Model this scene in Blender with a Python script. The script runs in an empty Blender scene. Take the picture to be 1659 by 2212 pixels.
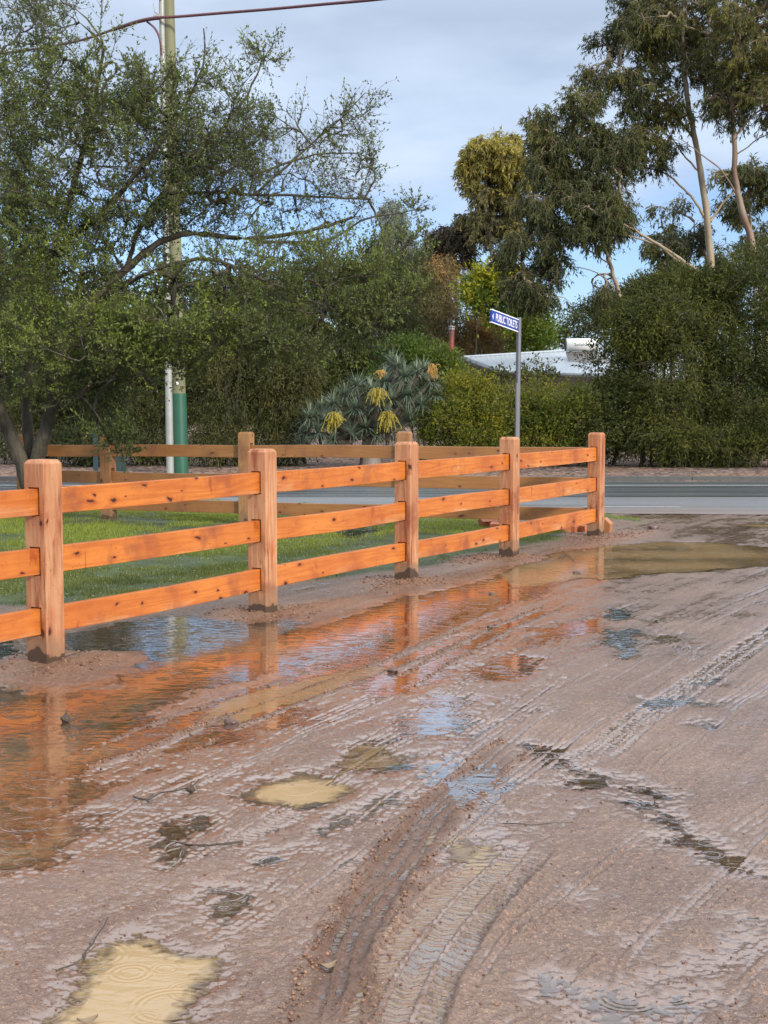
import bpy, math
import numpy as np
from mathutils import Vector

C = bpy.context.scene
COL = C.collection

# ------------------------------------------------------------------ camera, sky, sun
CAMH = 1.516
FPX = 3000.0                      # focal length in pixels of a 1659 x 2212 picture
PITCH = math.atan((1106 - 874) / FPX)
cam_d = bpy.data.cameras.new("camera")
cam = bpy.data.objects.new("camera", cam_d); COL.objects.link(cam)
cam.location = (0, 0, CAMH)
cam.rotation_euler = (math.pi / 2 - PITCH, 0, 0)
cam_d.sensor_fit = 'VERTICAL'; cam_d.sensor_height = 36.0
cam_d.lens = 36.0 * FPX / 2212.0
cam_d.clip_start = 0.05; cam_d.clip_end = 2000
C.camera = cam

SUN = Vector((0.56, -0.72, 0.42)).normalized()
sun_el = math.asin(SUN.z); sun_az = math.atan2(SUN.x, SUN.y)
world = bpy.data.worlds.new("World"); C.world = world; world.use_nodes = True
wn = world.node_tree.nodes; wl = world.node_tree.links
wn.clear()
w_out = wn.new('ShaderNodeOutputWorld')
sky = wn.new('ShaderNodeTexSky'); sky.sky_type = 'NISHITA'; sky.sun_disc = False
sky.sun_elevation = sun_el; sky.sun_rotation = sun_az
sky.air_density = 1.0; sky.dust_density = 0.6; sky.ozone_density = 2.0
bg_sky = wn.new('ShaderNodeBackground'); bg_sky.inputs[1].default_value = 0.13
sky_t = wn.new('ShaderNodeVectorMath'); sky_t.operation = 'MULTIPLY'; sky_t.inputs[1].default_value = (0.80, 0.93, 1.22)
wl.new(sky.outputs[0], sky_t.inputs[0]); wl.new(sky_t.outputs[0], bg_sky.inputs[0])
bg_cl = wn.new('ShaderNodeBackground'); bg_cl.inputs[1].default_value = 1.0
tc = wn.new('ShaderNodeTexCoord')
sep = wn.new('ShaderNodeSeparateXYZ'); wl.new(tc.outputs['Generated'], sep.inputs[0])
mp = wn.new('ShaderNodeMapping'); mp.inputs['Scale'].default_value = (2.6, 2.6, 8.0)
wl.new(tc.outputs['Generated'], mp.inputs[0])
nz = wn.new('ShaderNodeTexNoise'); nz.inputs['Scale'].default_value = 1.6
nz.inputs['Detail'].default_value = 6; nz.inputs['Roughness'].default_value = 0.5
wl.new(mp.outputs[0], nz.inputs[0])
# cloud tone
cr = wn.new('ShaderNodeValToRGB')
cr.color_ramp.elements[0].position = 0.36; cr.color_ramp.elements[0].color = (0.39, 0.50, 0.69, 1)
cr.color_ramp.elements[1].position = 0.64; cr.color_ramp.elements[1].color = (0.61, 0.735, 0.93, 1)
wl.new(nz.outputs[0], cr.inputs[0])
# lift towards the zenith: brightness added above the view for puddles and ground
mr = wn.new('ShaderNodeMapRange'); mr.inputs[1].default_value = 0.26; mr.inputs[2].default_value = 0.55
mr.inputs[3].default_value = 1.0; mr.inputs[4].default_value = 2.4
wl.new(sep.outputs[2], mr.inputs[0])
vm = wn.new('ShaderNodeVectorMath'); vm.operation = 'SCALE'
wl.new(cr.outputs[0], vm.inputs[0]); wl.new(mr.outputs[0], vm.inputs['Scale'])
hi = wn.new('ShaderNodeMapRange'); hi.inputs[1].default_value = 0.20; hi.inputs[2].default_value = 0.5; hi.inputs[4].default_value = 0.85
wl.new(sep.outputs[2], hi.inputs[0])
wh = wn.new('ShaderNodeMix'); wh.data_type = 'RGBA'; wh.inputs[7].default_value = (0.61, 0.64, 0.68, 1)      # upper cloud whitened to take blue out of its light
wl.new(hi.outputs[0], wh.inputs[0]); wl.new(cr.outputs[0], wh.inputs[6]); wl.new(wh.outputs[2], vm.inputs[0])
wl.new(vm.outputs[0], bg_cl.inputs[0])
# cloud cover: clear band near the horizon
mr2 = wn.new('ShaderNodeMapRange'); mr2.inputs[1].default_value = 0.115; mr2.inputs[2].default_value = 0.185
mr2.interpolation_type = 'SMOOTHSTEP'
ma = wn.new('ShaderNodeMath'); ma.operation = 'MULTIPLY_ADD'; ma.inputs[1].default_value = 0.22; 
wl.new(nz.outputs[0], ma.inputs[0]); 
ma2 = wn.new('ShaderNodeMath'); ma2.operation = 'SUBTRACT'; ma2.inputs[1].default_value = 0.105
wl.new(sep.outputs[2], ma2.inputs[0]); wl.new(ma2.outputs[0], ma.inputs[2])
wl.new(ma.outputs[0], mr2.inputs[0])
mr3 = wn.new('ShaderNodeMapRange'); mr3.inputs[3].default_value = 0.12; mr3.inputs[4].default_value = 1.0
wl.new(mr2.outputs[0], mr3.inputs[0])
mxs = wn.new('ShaderNodeMixShader')
wl.new(mr3.outputs[0], mxs.inputs[0]); wl.new(bg_sky.outputs[0], mxs.inputs[1]); wl.new(bg_cl.outputs[0], mxs.inputs[2])
wl.new(mxs.outputs[0], w_out.inputs[0])

sun_d = bpy.data.lights.new("sun", 'SUN'); sun_d.energy = 3.2; sun_d.angle = math.radians(7)
sun_d.color = (1.0, 0.93, 0.82)
sun = bpy.data.objects.new("sun", sun_d); COL.objects.link(sun)
sun.rotation_euler = SUN.to_track_quat('Z', 'Y').to_euler()
C.view_settings.view_transform = 'Standard'; C.view_settings.look = 'None'
C.view_settings.exposure = 0.2; C.view_settings.gamma = 1
C.view_settings.use_curve_mapping = False
try:
    C.cycles.max_bounces = 8; C.cycles.transparent_max_bounces = 12
except Exception: pass

# ------------------------------------------------------------------ helpers
CP, SP = math.cos(PITCH), math.sin(PITCH)
def W(x, y, Y):
    """picture point (1659 x 2212) at world distance Y -> world"""
    dx = x - 829.5; u = 1106 - y
    d = np.array([dx, FPX * CP + u * SP, -FPX * SP + u * CP])
    d = d * (Y / d[1])
    return np.array([d[0], d[1], d[2] + CAMH])
def G(x, y, z=0.0):
    dx = x - 829.5; u = 1106 - y
    d = np.array([dx, FPX * CP + u * SP, -FPX * SP + u * CP])
    t = (z - CAMH) / d[2]
    return np.array([d[0] * t, d[1] * t, z])

def hash2(ix, iy, seed):
    h = (ix.astype(np.int64) * 374761393 + iy.astype(np.int64) * 668265263 + seed * 974711) & 0xffffffff
    h = ((h ^ (h >> 13)) * 1274126177) & 0xffffffff
    h = (h ^ (h >> 16)) & 0xffffffff
    return h.astype(np.float64) / 4294967295.0
def vnoise(x, y, seed=0):
    x = np.asarray(x, float); y = np.asarray(y, float)
    x0 = np.floor(x); y0 = np.floor(y); fx = x - x0; fy = y - y0
    fx = fx * fx * (3 - 2 * fx); fy = fy * fy * (3 - 2 * fy)
    a = hash2(x0, y0, seed); b = hash2(x0 + 1, y0, seed); c = hash2(x0, y0 + 1, seed); d = hash2(x0 + 1, y0 + 1, seed)
    return (a + (b - a) * fx + (c - a) * fy + (a - b - c + d) * fx * fy) * 2 - 1
def fbm(x, y, seed=0, octv=4, gain=0.5):
    s = 0; a = 1; n = 0
    for i in range(octv):
        s = s + a * vnoise(x * 2 ** i + 17.3 * i, y * 2 ** i - 9.1 * i, seed + i); n += a; a *= gain
    return s / n
def sstep(a, b, x):
    t = np.clip((x - a) / (b - a), 0, 1); return t * t * (3 - 2 * t)

def mesh_np(name, V, F, mat=None, parent=None, attrs=None, smooth=False, uv=None):
    """V (n,3), F (m,k) constant k"""
    me = bpy.data.meshes.new(name)
    V = np.ascontiguousarray(V, np.float32); F = np.ascontiguousarray(F, np.int32)
    m, k = F.shape
    me.vertices.add(len(V)); me.vertices.foreach_set('co', V.ravel())
    me.loops.add(m * k); me.loops.foreach_set('vertex_index', F.ravel())
    me.polygons.add(m)
    me.polygons.foreach_set('loop_start', np.arange(0, m * k, k, dtype=np.int32))
    try: me.polygons.foreach_set('loop_total', np.full(m, k, np.int32))
    except Exception: pass
    me.polygons.foreach_set('use_smooth', np.full(m, smooth, bool))
    me.update(calc_edges=True)
    for nm, (dom, arr) in (attrs or {}).items():
        a = me.attributes.new(nm, 'FLOAT', dom); a.data.foreach_set('value', np.ascontiguousarray(arr, np.float32))
    if mat: me.materials.append(mat)
    ob = bpy.data.objects.new(name, me); COL.objects.link(ob)
    if parent: ob.parent = parent
    return ob
def tag(o, label=None, cat=None, group=None, kind=None):
    if label: o['label'] = label
    if cat: o['category'] = cat
    if group: o['group'] = group
    if kind: o['kind'] = kind
    return o
def empty(name, loc, rz=0.0):
    o = bpy.data.objects.new(name, None); COL.objects.link(o)
    o.location = loc; o.rotation_euler = (0, 0, rz); o.empty_display_size = 0.2
    return o

class MB:
    def __init__(s): s.v = []; s.f = []; s.n = 0
    def add(s, V, F):
        V = np.asarray(V, float); F = np.asarray(F, int)
        s.v.append(V); s.f.append(F + s.n); s.n += len(V)
    def box(s, c, size, rz=0.0, R=None):
        c = np.asarray(c, float); h = np.asarray(size, float) / 2
        P = np.array([[x, y, z] for x in (-1, 1) for y in (-1, 1) for z in (-1, 1)], float) * h
        if R is None:
            cs, sn = math.cos(rz), math.sin(rz); R = np.array([[cs, -sn, 0], [sn, cs, 0], [0, 0, 1]])
        P = P @ R.T + c
        s.add(P, [[0, 1, 3, 2], [4, 6, 7, 5], [0, 4, 5, 1], [2, 3, 7, 6], [0, 2, 6, 4], [1, 5, 7, 3]])
    def tube(s, pts, rad, k=8, cap=True):
        pts = np.asarray(pts, float); n = len(pts)
        rad = np.broadcast_to(np.asarray(rad, float), (n,))
        T = np.gradient(pts, axis=0); T /= (np.linalg.norm(T, axis=1)[:, None] + 1e-9)
        ref = np.array([0, 0, 1.]) if abs(T[0][2]) < 0.9 else np.array([1., 0, 0])
        A = np.cross(T, ref); A /= (np.linalg.norm(A, axis=1)[:, None] + 1e-9)
        B = np.cross(T, A)
        th = np.arange(k) * 2 * math.pi / k
        ring = (A[:, None, :] * np.cos(th)[None, :, None] + B[:, None, :] * np.sin(th)[None, :, None]) * rad[:, None, None] + pts[:, None, :]
        V = ring.reshape(-1, 3)
        i = np.arange(n - 1)[:, None] * k; j = np.arange(k)[None, :]; jn = (j + 1) % k
        F = np.stack([i + j, i + jn, i + k + jn, i + k + j], -1).reshape(-1, 4)
        s.add(V, F)
        if cap and k >= 4:
            for base, c in ((0, pts[0]), ((n - 1) * k, pts[-1])):
                ci = len(V)
                cv = np.vstack([ring.reshape(-1, 3)[base:base + k], c[None]])
                ff = [[a, (a + 1) % k, k, k] for a in range(k)]
                # use quads made of two ring steps so that every face keeps four corners
                if k % 2 == 0: s.add(cv, [[a, (a + 1) % k, (a + 2) % k, k] for a in range(0, k, 2)])
    def build(s, name, mat, parent=None, smooth=False, attrs=None):
        return mesh_np(name, np.vstack(s.v), np.vstack(s.f), mat, parent, attrs, smooth)

# ------------------------------------------------------------------ material helpers
class NT:
    def __init__(s, name):
        s.m = bpy.data.materials.new(name); s.m.use_nodes = True
        s.t = s.m.node_tree; s.t.nodes.clear()
        s.out = s.t.nodes.new('ShaderNodeOutputMaterial')
    def n(s, typ, **kw):
        nd = s.t.nodes.new(typ)
        for k, v in kw.items():
            if k.startswith('i_'):
                key = k[2:].replace('_', ' ')
                nd.inputs[int(key) if key.isdigit() else key].default_value = v
            else: setattr(nd, k, v)
        return nd
    def l(s, a, b): s.t.links.new(a, b)
    def set(s, sock, v):
        if isinstance(v, bpy.types.NodeSocket): s.l(v, sock)
        else: sock.default_value = v
    def mix(s, f, a, b):
        nd = s.n('ShaderNodeMix', data_type='RGBA')
        s.set(nd.inputs[0], f); s.set(nd.inputs[6], a); s.set(nd.inputs[7], b); return nd.outputs[2]
    def math(s, op, a, b=0.0, c=None, clamp=False):
        nd = s.n('ShaderNodeMath', operation=op); nd.use_clamp = clamp
        s.set(nd.inputs[0], a); s.set(nd.inputs[1], b)
        if c is not None: s.set(nd.inputs[2], c)
        return nd.outputs[0]
    def noise(s, vec, scale, detail=4, rough=0.5, dist=0.0):
        nd = s.n('ShaderNodeTexNoise'); nd.inputs['Scale'].default_value = scale
        nd.inputs['Detail'].default_value = detail; nd.inputs['Roughness'].default_value = rough
        nd.inputs['Distortion'].default_value = dist
        if vec is not None: s.l(vec, nd.inputs['Vector'])
        return nd.outputs[0]
    def map(s, v, a, b, c=0.0, d=1.0, smooth=False):
        nd = s.n('ShaderNodeMapRange')
        if smooth: nd.interpolation_type = 'SMOOTHSTEP'
        s.set(nd.inputs[0], v)
        for i, q in enumerate((a, b, c, d)): s.set(nd.inputs[1 + i], q)
        return nd.outputs[0]
    def coord(s, which='Object', scale=None, off=None):
        t = s.n('ShaderNodeTexCoord').outputs[which]
        if scale is not None or off is not None:
            mp = s.n('ShaderNodeMapping'); s.l(t, mp.inputs[0])
            if scale is not None: mp.inputs['Scale'].default_value = scale
            if off is not None: s.l(off, mp.inputs['Location'])
            t = mp.outputs[0]
        return t
    def attr(s, name): return s.n('ShaderNodeAttribute', attribute_name=name).outputs['Fac']
    def bump(s, h, strength=0.5, dist=0.01, nrm=None):
        nd = s.n('ShaderNodeBump'); nd.inputs['Strength'].default_value = strength; nd.inputs['Distance'].default_value = dist
        s.l(h, nd.inputs['Height'])
        if nrm is not None: s.l(nrm, nd.inputs['Normal'])
        return nd.outputs[0]
    def bsdf(s, col, rough=0.5, nrm=None, metal=0.0, spec=0.5, out=True):
        nd = s.n('ShaderNodeBsdfPrincipled')
        s.set(nd.inputs['Base Color'], col); s.set(nd.inputs['Roughness'], rough)
        s.set(nd.inputs['Metallic'], metal); s.set(nd.inputs['Specular IOR Level'], spec)
        if nrm is not None: s.l(nrm, nd.inputs['Normal'])
        if out: s.l(nd.outputs[0], s.out.inputs[0])
        return nd

def c4(r, g, b): return (r, g, b, 1.0)

def leaf_mat(name, A, B, Cc, trans=0.3, rough=0.45, spec=0.35):
    t = NT(name)
    c = t.attr('clump'); v = t.attr('leafv')
    col = t.mix(c, c4(*A), c4(*B))
    col = t.mix(t.math('MULTIPLY', v, 0.55), col, c4(*Cc))
    p = t.bsdf(col, rough, None, 0, spec, out=False)
    tr = t.n('ShaderNodeBsdfTranslucent'); t.l(col, tr.inputs[0])
    ms = t.n('ShaderNodeMixShader'); ms.inputs[0].default_value = trans
    t.l(p.outputs[0], ms.inputs[1]); t.l(tr.outputs[0], ms.inputs[2]); t.l(ms.outputs[0], t.out.inputs[0])
    return t.m
def bark_mat(name, A, B, scale=(8, 8, 1.6), patch=0.5, bump=0.6, rough=0.75):
    t = NT(name)
    v = t.coord('Object', scale); n1 = t.noise(v, 1.0, 6, 0.6, 0.4)
    n2 = t.noise(t.coord('Object'), 1.1, 3)
    f = t.map(t.math('ADD', t.math('MULTIPLY', n1, 0.6), t.math('MULTIPLY', n2, 0.5)), patch - 0.1, patch + 0.18)
    col = t.mix(f, c4(*A), c4(*B))
    n3 = t.noise(v, 4.0, 5)
    t.bsdf(col, rough, t.bump(t.math('ADD', n1, n3), bump, 0.02))
    return t.m

def wood_mat(name, wet, dry, line, shade_mix=0.0, vertical=False):
    t = NT(name)
    rnd = t.n('ShaderNodeObjectInfo').outputs['Random']
    comb = t.n('ShaderNodeCombineXYZ')
    t.l(t.math('MULTIPLY', rnd, 37.0), comb.inputs[0]); t.l(t.math('MULTIPLY', rnd, 11.0), comb.inputs[1]); t.l(t.math('MULTIPLY', rnd, 23.0), comb.inputs[2])
    base = t.coord('Object')
    if vertical: sc = (14, 14, 1.0)
    else: sc = (1.0, 14, 14)
    mp = t.n('ShaderNodeMapping'); t.l(base, mp.inputs[0]); mp.inputs['Scale'].default_value = sc; t.l(comb.outputs[0], mp.inputs['Location'])
    mp2 = t.n('ShaderNodeMapping'); t.l(base, mp2.inputs[0]); t.l(comb.outputs[0], mp2.inputs['Location'])
    # growth-ring lines: distorted distance bands, stretched along the length
    warp = t.noise(mp.outputs[0], 0.55, 3, 0.5)
    rings = t.math('SINE', t.math('MULTIPLY', warp, 52.0))
    fine = t.noise(mp.outputs[0], 5.0, 5, 0.65)
    grain = t.map(rings, -1, 1, 0, 1)
    # knots
    mk = t.n('ShaderNodeMapping'); t.l(mp2.outputs[0], mk.inputs[0]); mk.inputs['Scale'].default_value = (2.4, .25, 5.0) if not vertical else (4.0, 4.0, 1.7)
    vo = t.n('ShaderNodeTexVoronoi', feature='F1'); sk = t.n('ShaderNodeSeparateXYZ'); t.l(mk.outputs[0], sk.inputs[0]); ck = t.n('ShaderNodeCombineXYZ')
    kw = t.noise(mp2.outputs[0], 11, 3, .6)
    t.l(t.math('ADD', t.math('ADD', sk.outputs[0], sk.outputs[1]) if vertical else sk.outputs[0], t.math('MULTIPLY', kw, .22)), ck.inputs[0]); t.l(t.math('ADD', sk.outputs[2], t.math('MULTIPLY', kw, -.3)), ck.inputs[1]); vo.voronoi_dimensions = '2D'; t.l(ck.outputs[0], vo.inputs['Vector']); vo.inputs['Scale'].default_value = 1.5; vo.inputs['Randomness'].default_value = 1.0
    kr = t.n('ShaderNodeSeparateColor'); t.l(vo.outputs['Color'], kr.inputs[0])
    kd = t.math('DIVIDE', vo.outputs['Distance'], t.map(kr.outputs[1], 0, 1, .45, 1.35))
    knot = t.map(kd, 0.05, 0.085, 1.0, 0.0, True)
    halo = t.map(kd, 0.06, 0.2, 1.0, 0.0, True)
    krnd = t.n('ShaderNodeSeparateColor'); t.l(vo.outputs['Color'], krnd.inputs[0])
    kon = t.math('GREATER_THAN', krnd.outputs[0], 0.72 if vertical else 0.45)
    # wet / dry patches with crisp tide lines
    mpe = t.n('ShaderNodeMapping'); t.l(mp2.outputs[0], mpe.inputs[0]); mpe.inputs['Scale'].default_value = (1, 1, 1) if vertical else (.7, 2.5, 3.2)
    wn_ = t.noise(mpe.outputs[0], 1.8, 5, 0.55, 0.5)
    sepz = t.n('ShaderNodeSeparateXYZ'); t.l(base, sepz.inputs[0])
    if vertical:
        wv = wn_
        sn = t.noise(mp.outputs[0], 0.7, 4, 0.5)
        wetf = t.map(t.math('ADD', t.math('MULTIPLY', wn_, 0.5), t.math('MULTIPLY', sn, 0.6)), 0.58, 0.69, 0, 1, True)
    else:
        wv = t.math('ADD', wn_, t.math('MULTIPLY', sepz.outputs[2], 1.3))
        wetf = t.map(wv, 0.28, 0.40, 0.15, 1, True)
    col = t.mix(wetf, c4(*dry), c4(*wet))
    col = t.mix(t.math('MULTIPLY', t.math('POWER', grain, 2.0), 0.38), col, c4(*line))
    col = t.mix(t.math('MULTIPLY', t.map(fine, 0.45, 0.75), 0.3), col, c4(*line))
    # resin streaks / scuffs
    mr_ = t.n('ShaderNodeMapping'); t.l(mp2.outputs[0], mr_.inputs[0])
    mr_.inputs['Rotation'].default_value = (0, 0 if vertical else 0.9, 0); mr_.inputs['Scale'].default_value = (7, 3, 2.6) if not vertical else (12, 12, 1.2)
    st = t.noise(mr_.outputs[0], 1.0, 4, 0.6, 0.5)
    stf = t.map(st, 0.58, 0.68, 0, 0.8, True) if vertical else t.map(st, 0.64, 0.72, 0, 0.7, True)
    col = t.mix(stf, col, c4(line[0] * 0.62, line[1] * 0.45, line[2] * 0.4))
    dn = t.noise(mp2.outputs[0], 3.2, 5, 0.6)
    col = t.mix(t.map(dn, 0.55, 0.70, 0, 0.7), col, c4(0.13, 0.07, 0.045))
    col = t.mix(t.map(t.noise(mp2.outputs[0], 1.6, 5, .62), .38, .66, 0, .6), col, c4(line[0], line[1] * .95, line[2]))
    sp_ = t.noise(mp2.outputs[0], 45, 2, .5); col = t.mix(t.map(sp_, .68, .74, 0, .6), col, c4(.16, .07, .035))
    col = t.mix(t.math('MULTIPLY', t.math('MULTIPLY', halo, kon), 0.55), col, c4(line[0] * 0.8, line[1] * 0.6, line[2] * 0.5))
    col = t.mix(t.math('MULTIPLY', knot, kon), col, c4(0.05, 0.015, 0.008))
    if vertical:   # mud and damp wicked up from the ground at the foot of the post
        edge = t.math('ADD', sepz.outputs[2], t.math('MULTIPLY', t.math('SUBTRACT', t.noise(mp2.outputs[0], 9, 4), 0.5), -0.22))
        col = t.mix(t.map(edge, 0.13, 0.21, 0.7, 0, True), col, c4(0.22, 0.13, 0.075))
        col = t.mix(t.map(edge, 0.085, 0.105, 0.92, 0, True), col, c4(0.055, 0.033, 0.02))
    if shade_mix > 0: col = t.mix(shade_mix, col, c4(0.20, 0.115, 0.055))  # mixes a painted shade tone over the wood
    rough = t.map(wetf, 0, 1, 0.6, 0.4)
    h = t.math('ADD', t.math('MULTIPLY', grain, 0.25), t.math('ADD', fine, t.math('MULTIPLY', knot, -1.0)))
    t.bsdf(col, rough, t.bump(h, 0.35, 0.004), 0, 0.4)
    return t.m

def plain(name, col, rough=0.5, metal=0.0, nscale=6.0, namt=0.2, bump=0.1, dirt=None):
    t = NT(name)
    n = t.noise(t.coord('Object'), nscale, 5, 0.6)
    dk = dirt or (col[0] * 0.55, col[1] * 0.55, col[2] * 0.5)
    cc = t.mix(t.map(n, 0.35, 0.75, 0, namt * 2), c4(*col), c4(*dk))
    t.bsdf(cc, rough, t.bump(n, bump, 0.01), metal)
    return t.m

# ------------------------------------------------------------------ fence layout (world)
S_POST = 0.152; H_POST = 1.2
FP = [np.array([-1.974, 8.03]), np.array([-0.876, 9.97]), np.array([0.193, 11.85]), np.array([1.232, 13.62]), np.array([2.415, 15.79])]
dF = (FP[4] - FP[0]); dF = dF / np.linalg.norm(dF)
FP = [FP[0] - dF * 2.2] + FP
BPpx = [(874, 16.45), (532, 17.2), (233, 18.0)]
BP = [FP[-1]] + [np.array([(x - 829.5) / FPX * Y, Y]) for x, Y in BPpx] + [np.array([-4.78, 18.45])]

# ------------------------------------------------------------------ terrain
PUD = [  # polygon in picture points, depth (m), murk, edge noise
    ([(110, 2300), (150, 2190), (185, 2105), (250, 2045), (330, 2030), (370, 2060), (455, 2080), (430, 2150), (350, 2230), (300, 2300)], .045, 1.0, .012),
    ([(520, 1722), (560, 1695), (640, 1668), (722, 1688), (728, 1712), (650, 1738), (560, 1738)], .016, .55, .03),
    ([(625, 1712), (680, 1703), (716, 1708), (700, 1724), (640, 1728)], .03, 1.0, .01),
    ([(140, 1372), (290, 1342), (420, 1330), (545, 1345), (640, 1330), (620, 1375), (480, 1432), (385, 1450), (290, 1462), (270, 1410), (150, 1405)], .02, .40, .09),
    ([(-250, 1500), (0, 1478), (110, 1492), (300, 1482), (330, 1550), (240, 1610), (150, 1640), (-100, 1690), (-250, 1650)], .003, .42, .08),
    ([(-300, 1680), (60, 1640), (200, 1625), (190, 1700), (165, 1790), (110, 1850), (-50, 1890), (-300, 1900)], .0026, .45, .08),
    ([(250, 1470), (420, 1440), (600, 1385), (760, 1330), (800, 1350), (640, 1430), (480, 1482), (330, 1520)], .004, .42, .07),
    ([(300, 1590), (400, 1545), (540, 1488), (690, 1440), (820, 1395), (900, 1350), (930, 1352), (860, 1410), (710, 1462), (560, 1512), (420, 1562), (310, 1600)], .014, .28, .04),
    ([(500, 1540), (560, 1512), (690, 1478), (800, 1450), (810, 1460), (690, 1494), (570, 1530), (505, 1552)], .016, .6, .03),
    ([(690, 1390), (760, 1330), (860, 1295), (1000, 1268), (1100, 1240), (1190, 1222), (1230, 1236), (1160, 1280), (1060, 1318), (930, 1352), (850, 1385), (740, 1420)], .02, .3, .05),
    ([(1100, 1235), (1180, 1200), (1300, 1178), (1420, 1170), (1520, 1172), (1660, 1182), (1900, 1195), (1900, 1222), (1640, 1224), (1500, 1236), (1390, 1240), (1330, 1250), (1230, 1246), (1140, 1262)], .03, .68, .06),
    ([(1585, 1134), (1700, 1131), (1900, 1132), (1900, 1142), (1700, 1144)], .02, .8, .04),
    ([(900, 1545), (950, 1503), (1000, 1510), (985, 1540), (1020, 1560), (965, 1587), (905, 1585), (862, 1556)], .016, .15, .03),
    ([(600, 1545), (640, 1535), (650, 1560), (610, 1572)], .012, .1, .04),
    ([(800, 1480), (850, 1462), (862, 1490), (815, 1508)], .012, .1, .05),
    ([(478, 1592), (500, 1578), (524, 1584), (516, 1600), (486, 1604)], .012, .1, .02),
    ([(740, 1610), (790, 1598), (800, 1620), (760, 1628)], .01, .3, .04),
    ([(740, 1648), (800, 1624), (880, 1630), (870, 1655), (780, 1664)], .014, .65, .04),
    ([(815, 1745), (840, 1718), (878, 1726), (860, 1748)], .012, .15, .03),
    ([(1050, 1705), (1080, 1675), (1115, 1688), (1085, 1708)], .012, .15, .03),
    ([(905, 1690), (940, 1650), (1000, 1630), (1010, 1655), (960, 1700), (925, 1710)], .008, .15, .06),
    ([(1130, 1608), (1190, 1622), (1250, 1650), (1310, 1678), (1300, 1700), (1240, 1705), (1190, 1692), (1260, 1680), (1200, 1655)], .013, .34, .05),
    ([(1330, 1692), (1380, 1690), (1440, 1702), (1425, 1722), (1360, 1718)], .012, .34, .05),
    ([(1355, 1735), (1400, 1730), (1420, 1742), (1380, 1750)], .009, .15, .04),
    ([(1420, 1772), (1450, 1765), (1500, 1800), (1560, 1828), (1600, 1852), (1665, 1882), (1750, 1900), (1750, 1915), (1640, 1905), (1560, 1888), (1490, 1850), (1410, 1808), (1460, 1800)], .016, .38, .04),
    ([(955, 1850), (980, 1820), (1060, 1828), (1080, 1845), (1020, 1862), (965, 1862)], .012, .75, .03),
    ([(1215, 1965), (1225, 1925), (1290, 1918), (1300, 1945), (1240, 1975)], .007, .25, .07),
    ([(1240, 2230), (1270, 2150), (1330, 2120), (1400, 2170), (1440, 2230), (1400, 2290), (1260, 2290)], .009, .3, .06),
    ([(1470, 2165), (1510, 2150), (1560, 2160), (1550, 2185), (1500, 2190)], .009, .25, .04),
    ([(975, 2075), (1030, 2055), (1110, 2060), (1090, 2080), (1010, 2090)], .008, .3, .05),
    ([(1560, 1985), (1620, 1972), (1750, 1978), (1750, 1996), (1640, 1996)], .008, .25, .06),
    ([(1590, 2080), (1610, 2035), (1640, 2050), (1625, 2085)], .008, .25, .05),
    ([(1430, 2115), (1500, 2080), (1520, 2092), (1460, 2120)], .008, .25, .06),
    ([(1320, 2025), (1390, 2012), (1410, 2030), (1350, 2042)], .008, .25, .06),
    ([(1150, 2130), (1180, 2110), (1215, 2120), (1200, 2145), (1165, 2150)], .008, .25, .06),
    ([(1540, 1478), (1562, 1468), (1596, 1474), (1575, 1484)], .012, .1, .03),
    ([(1470, 1520), (1500, 1512), (1560, 1516), (1555, 1530), (1500, 1530)], .012, .15, .03),
    ([(1480, 1568), (1520, 1556), (1556, 1562), (1540, 1575)], .01, .15, .04),
    ([(1360, 1518), (1380, 1508), (1410, 1518), (1385, 1524)], .01, .1, .04),
    ([(1035, 1455), (1060, 1432), (1110, 1418), (1165, 1425), (1130, 1455), (1080, 1468)], .013, .2, .04),
    ([(1150, 1362), (1220, 1345), (1300, 1340), (1290, 1362), (1200, 1375)], .010, .2, .10),
    ([(1300, 1330), (1340, 1318), (1370, 1330), (1330, 1342)], .010, .1, .08),
    ([(1310, 1385), (1350, 1360), (1390, 1366), (1350, 1400)], .009, .1, .08),
    ([(1340, 1415), (1365, 1408), (1372, 1418), (1350, 1425)], .012, .1, .02),
    ([(1400, 1375), (1460, 1370), (1480, 1382), (1430, 1390)], .01, .6, .05),
    ([(320, 1832), (360, 1790), (430, 1770), (420, 1810), (395, 1860), (350, 1880)], .012, .4, .05),
    ([(550, 1865), (580, 1842), (610, 1850), (590, 1872)], .01, .15, .03),
    ([(725, 1850), (750, 1838), (765, 1855), (740, 1868)], .01, .5, .03),
    ([(690, 1790), (730, 1755), (800, 1735), (790, 1765), (720, 1800)], .009, .4, .07),
    ([(420, 1950), (520, 1920), (560, 1960), (480, 2010), (420, 2000)], .006, .4, .10),
    ([(680, 1142), (760, 1132), (850, 1136), (860, 1156), (760, 1166), (700, 1160)], .03, .1, .12),
    ([(-60, 1392), (20, 1385), (48, 1400), (30, 1432), (-60, 1440)], .015, .1, .06),
]
_pud = []
for poly, dep, mk, en in PUD:
    q = np.array([G(x, y)[:2] for x, y in poly]); _pud.append((q, dep, mk, en, q.min(0) - .35, q.max(0) + .35))
def poly_sd(px, py, q):
    n = len(q); best = np.full(px.shape, 1e9); inside = np.zeros(px.shape, bool)
    for i in range(n):
        a = q[i]; b = q[(i + 1) % n]; e = b - a
        wx = px - a[0]; wy = py - a[1]
        t = np.clip((wx * e[0] + wy * e[1]) / (e @ e + 1e-12), 0, 1)
        best = np.minimum(best, (wx - e[0] * t) ** 2 + (wy - e[1] * t) ** 2)
        cond = ((a[1] > py) != (b[1] > py)) & (px < (b[0] - a[0]) * (py - a[1]) / (b[1] - a[1] + 1e-12) + a[0])
        inside ^= cond
    return np.where(inside, -1, 1) * np.sqrt(best)

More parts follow.
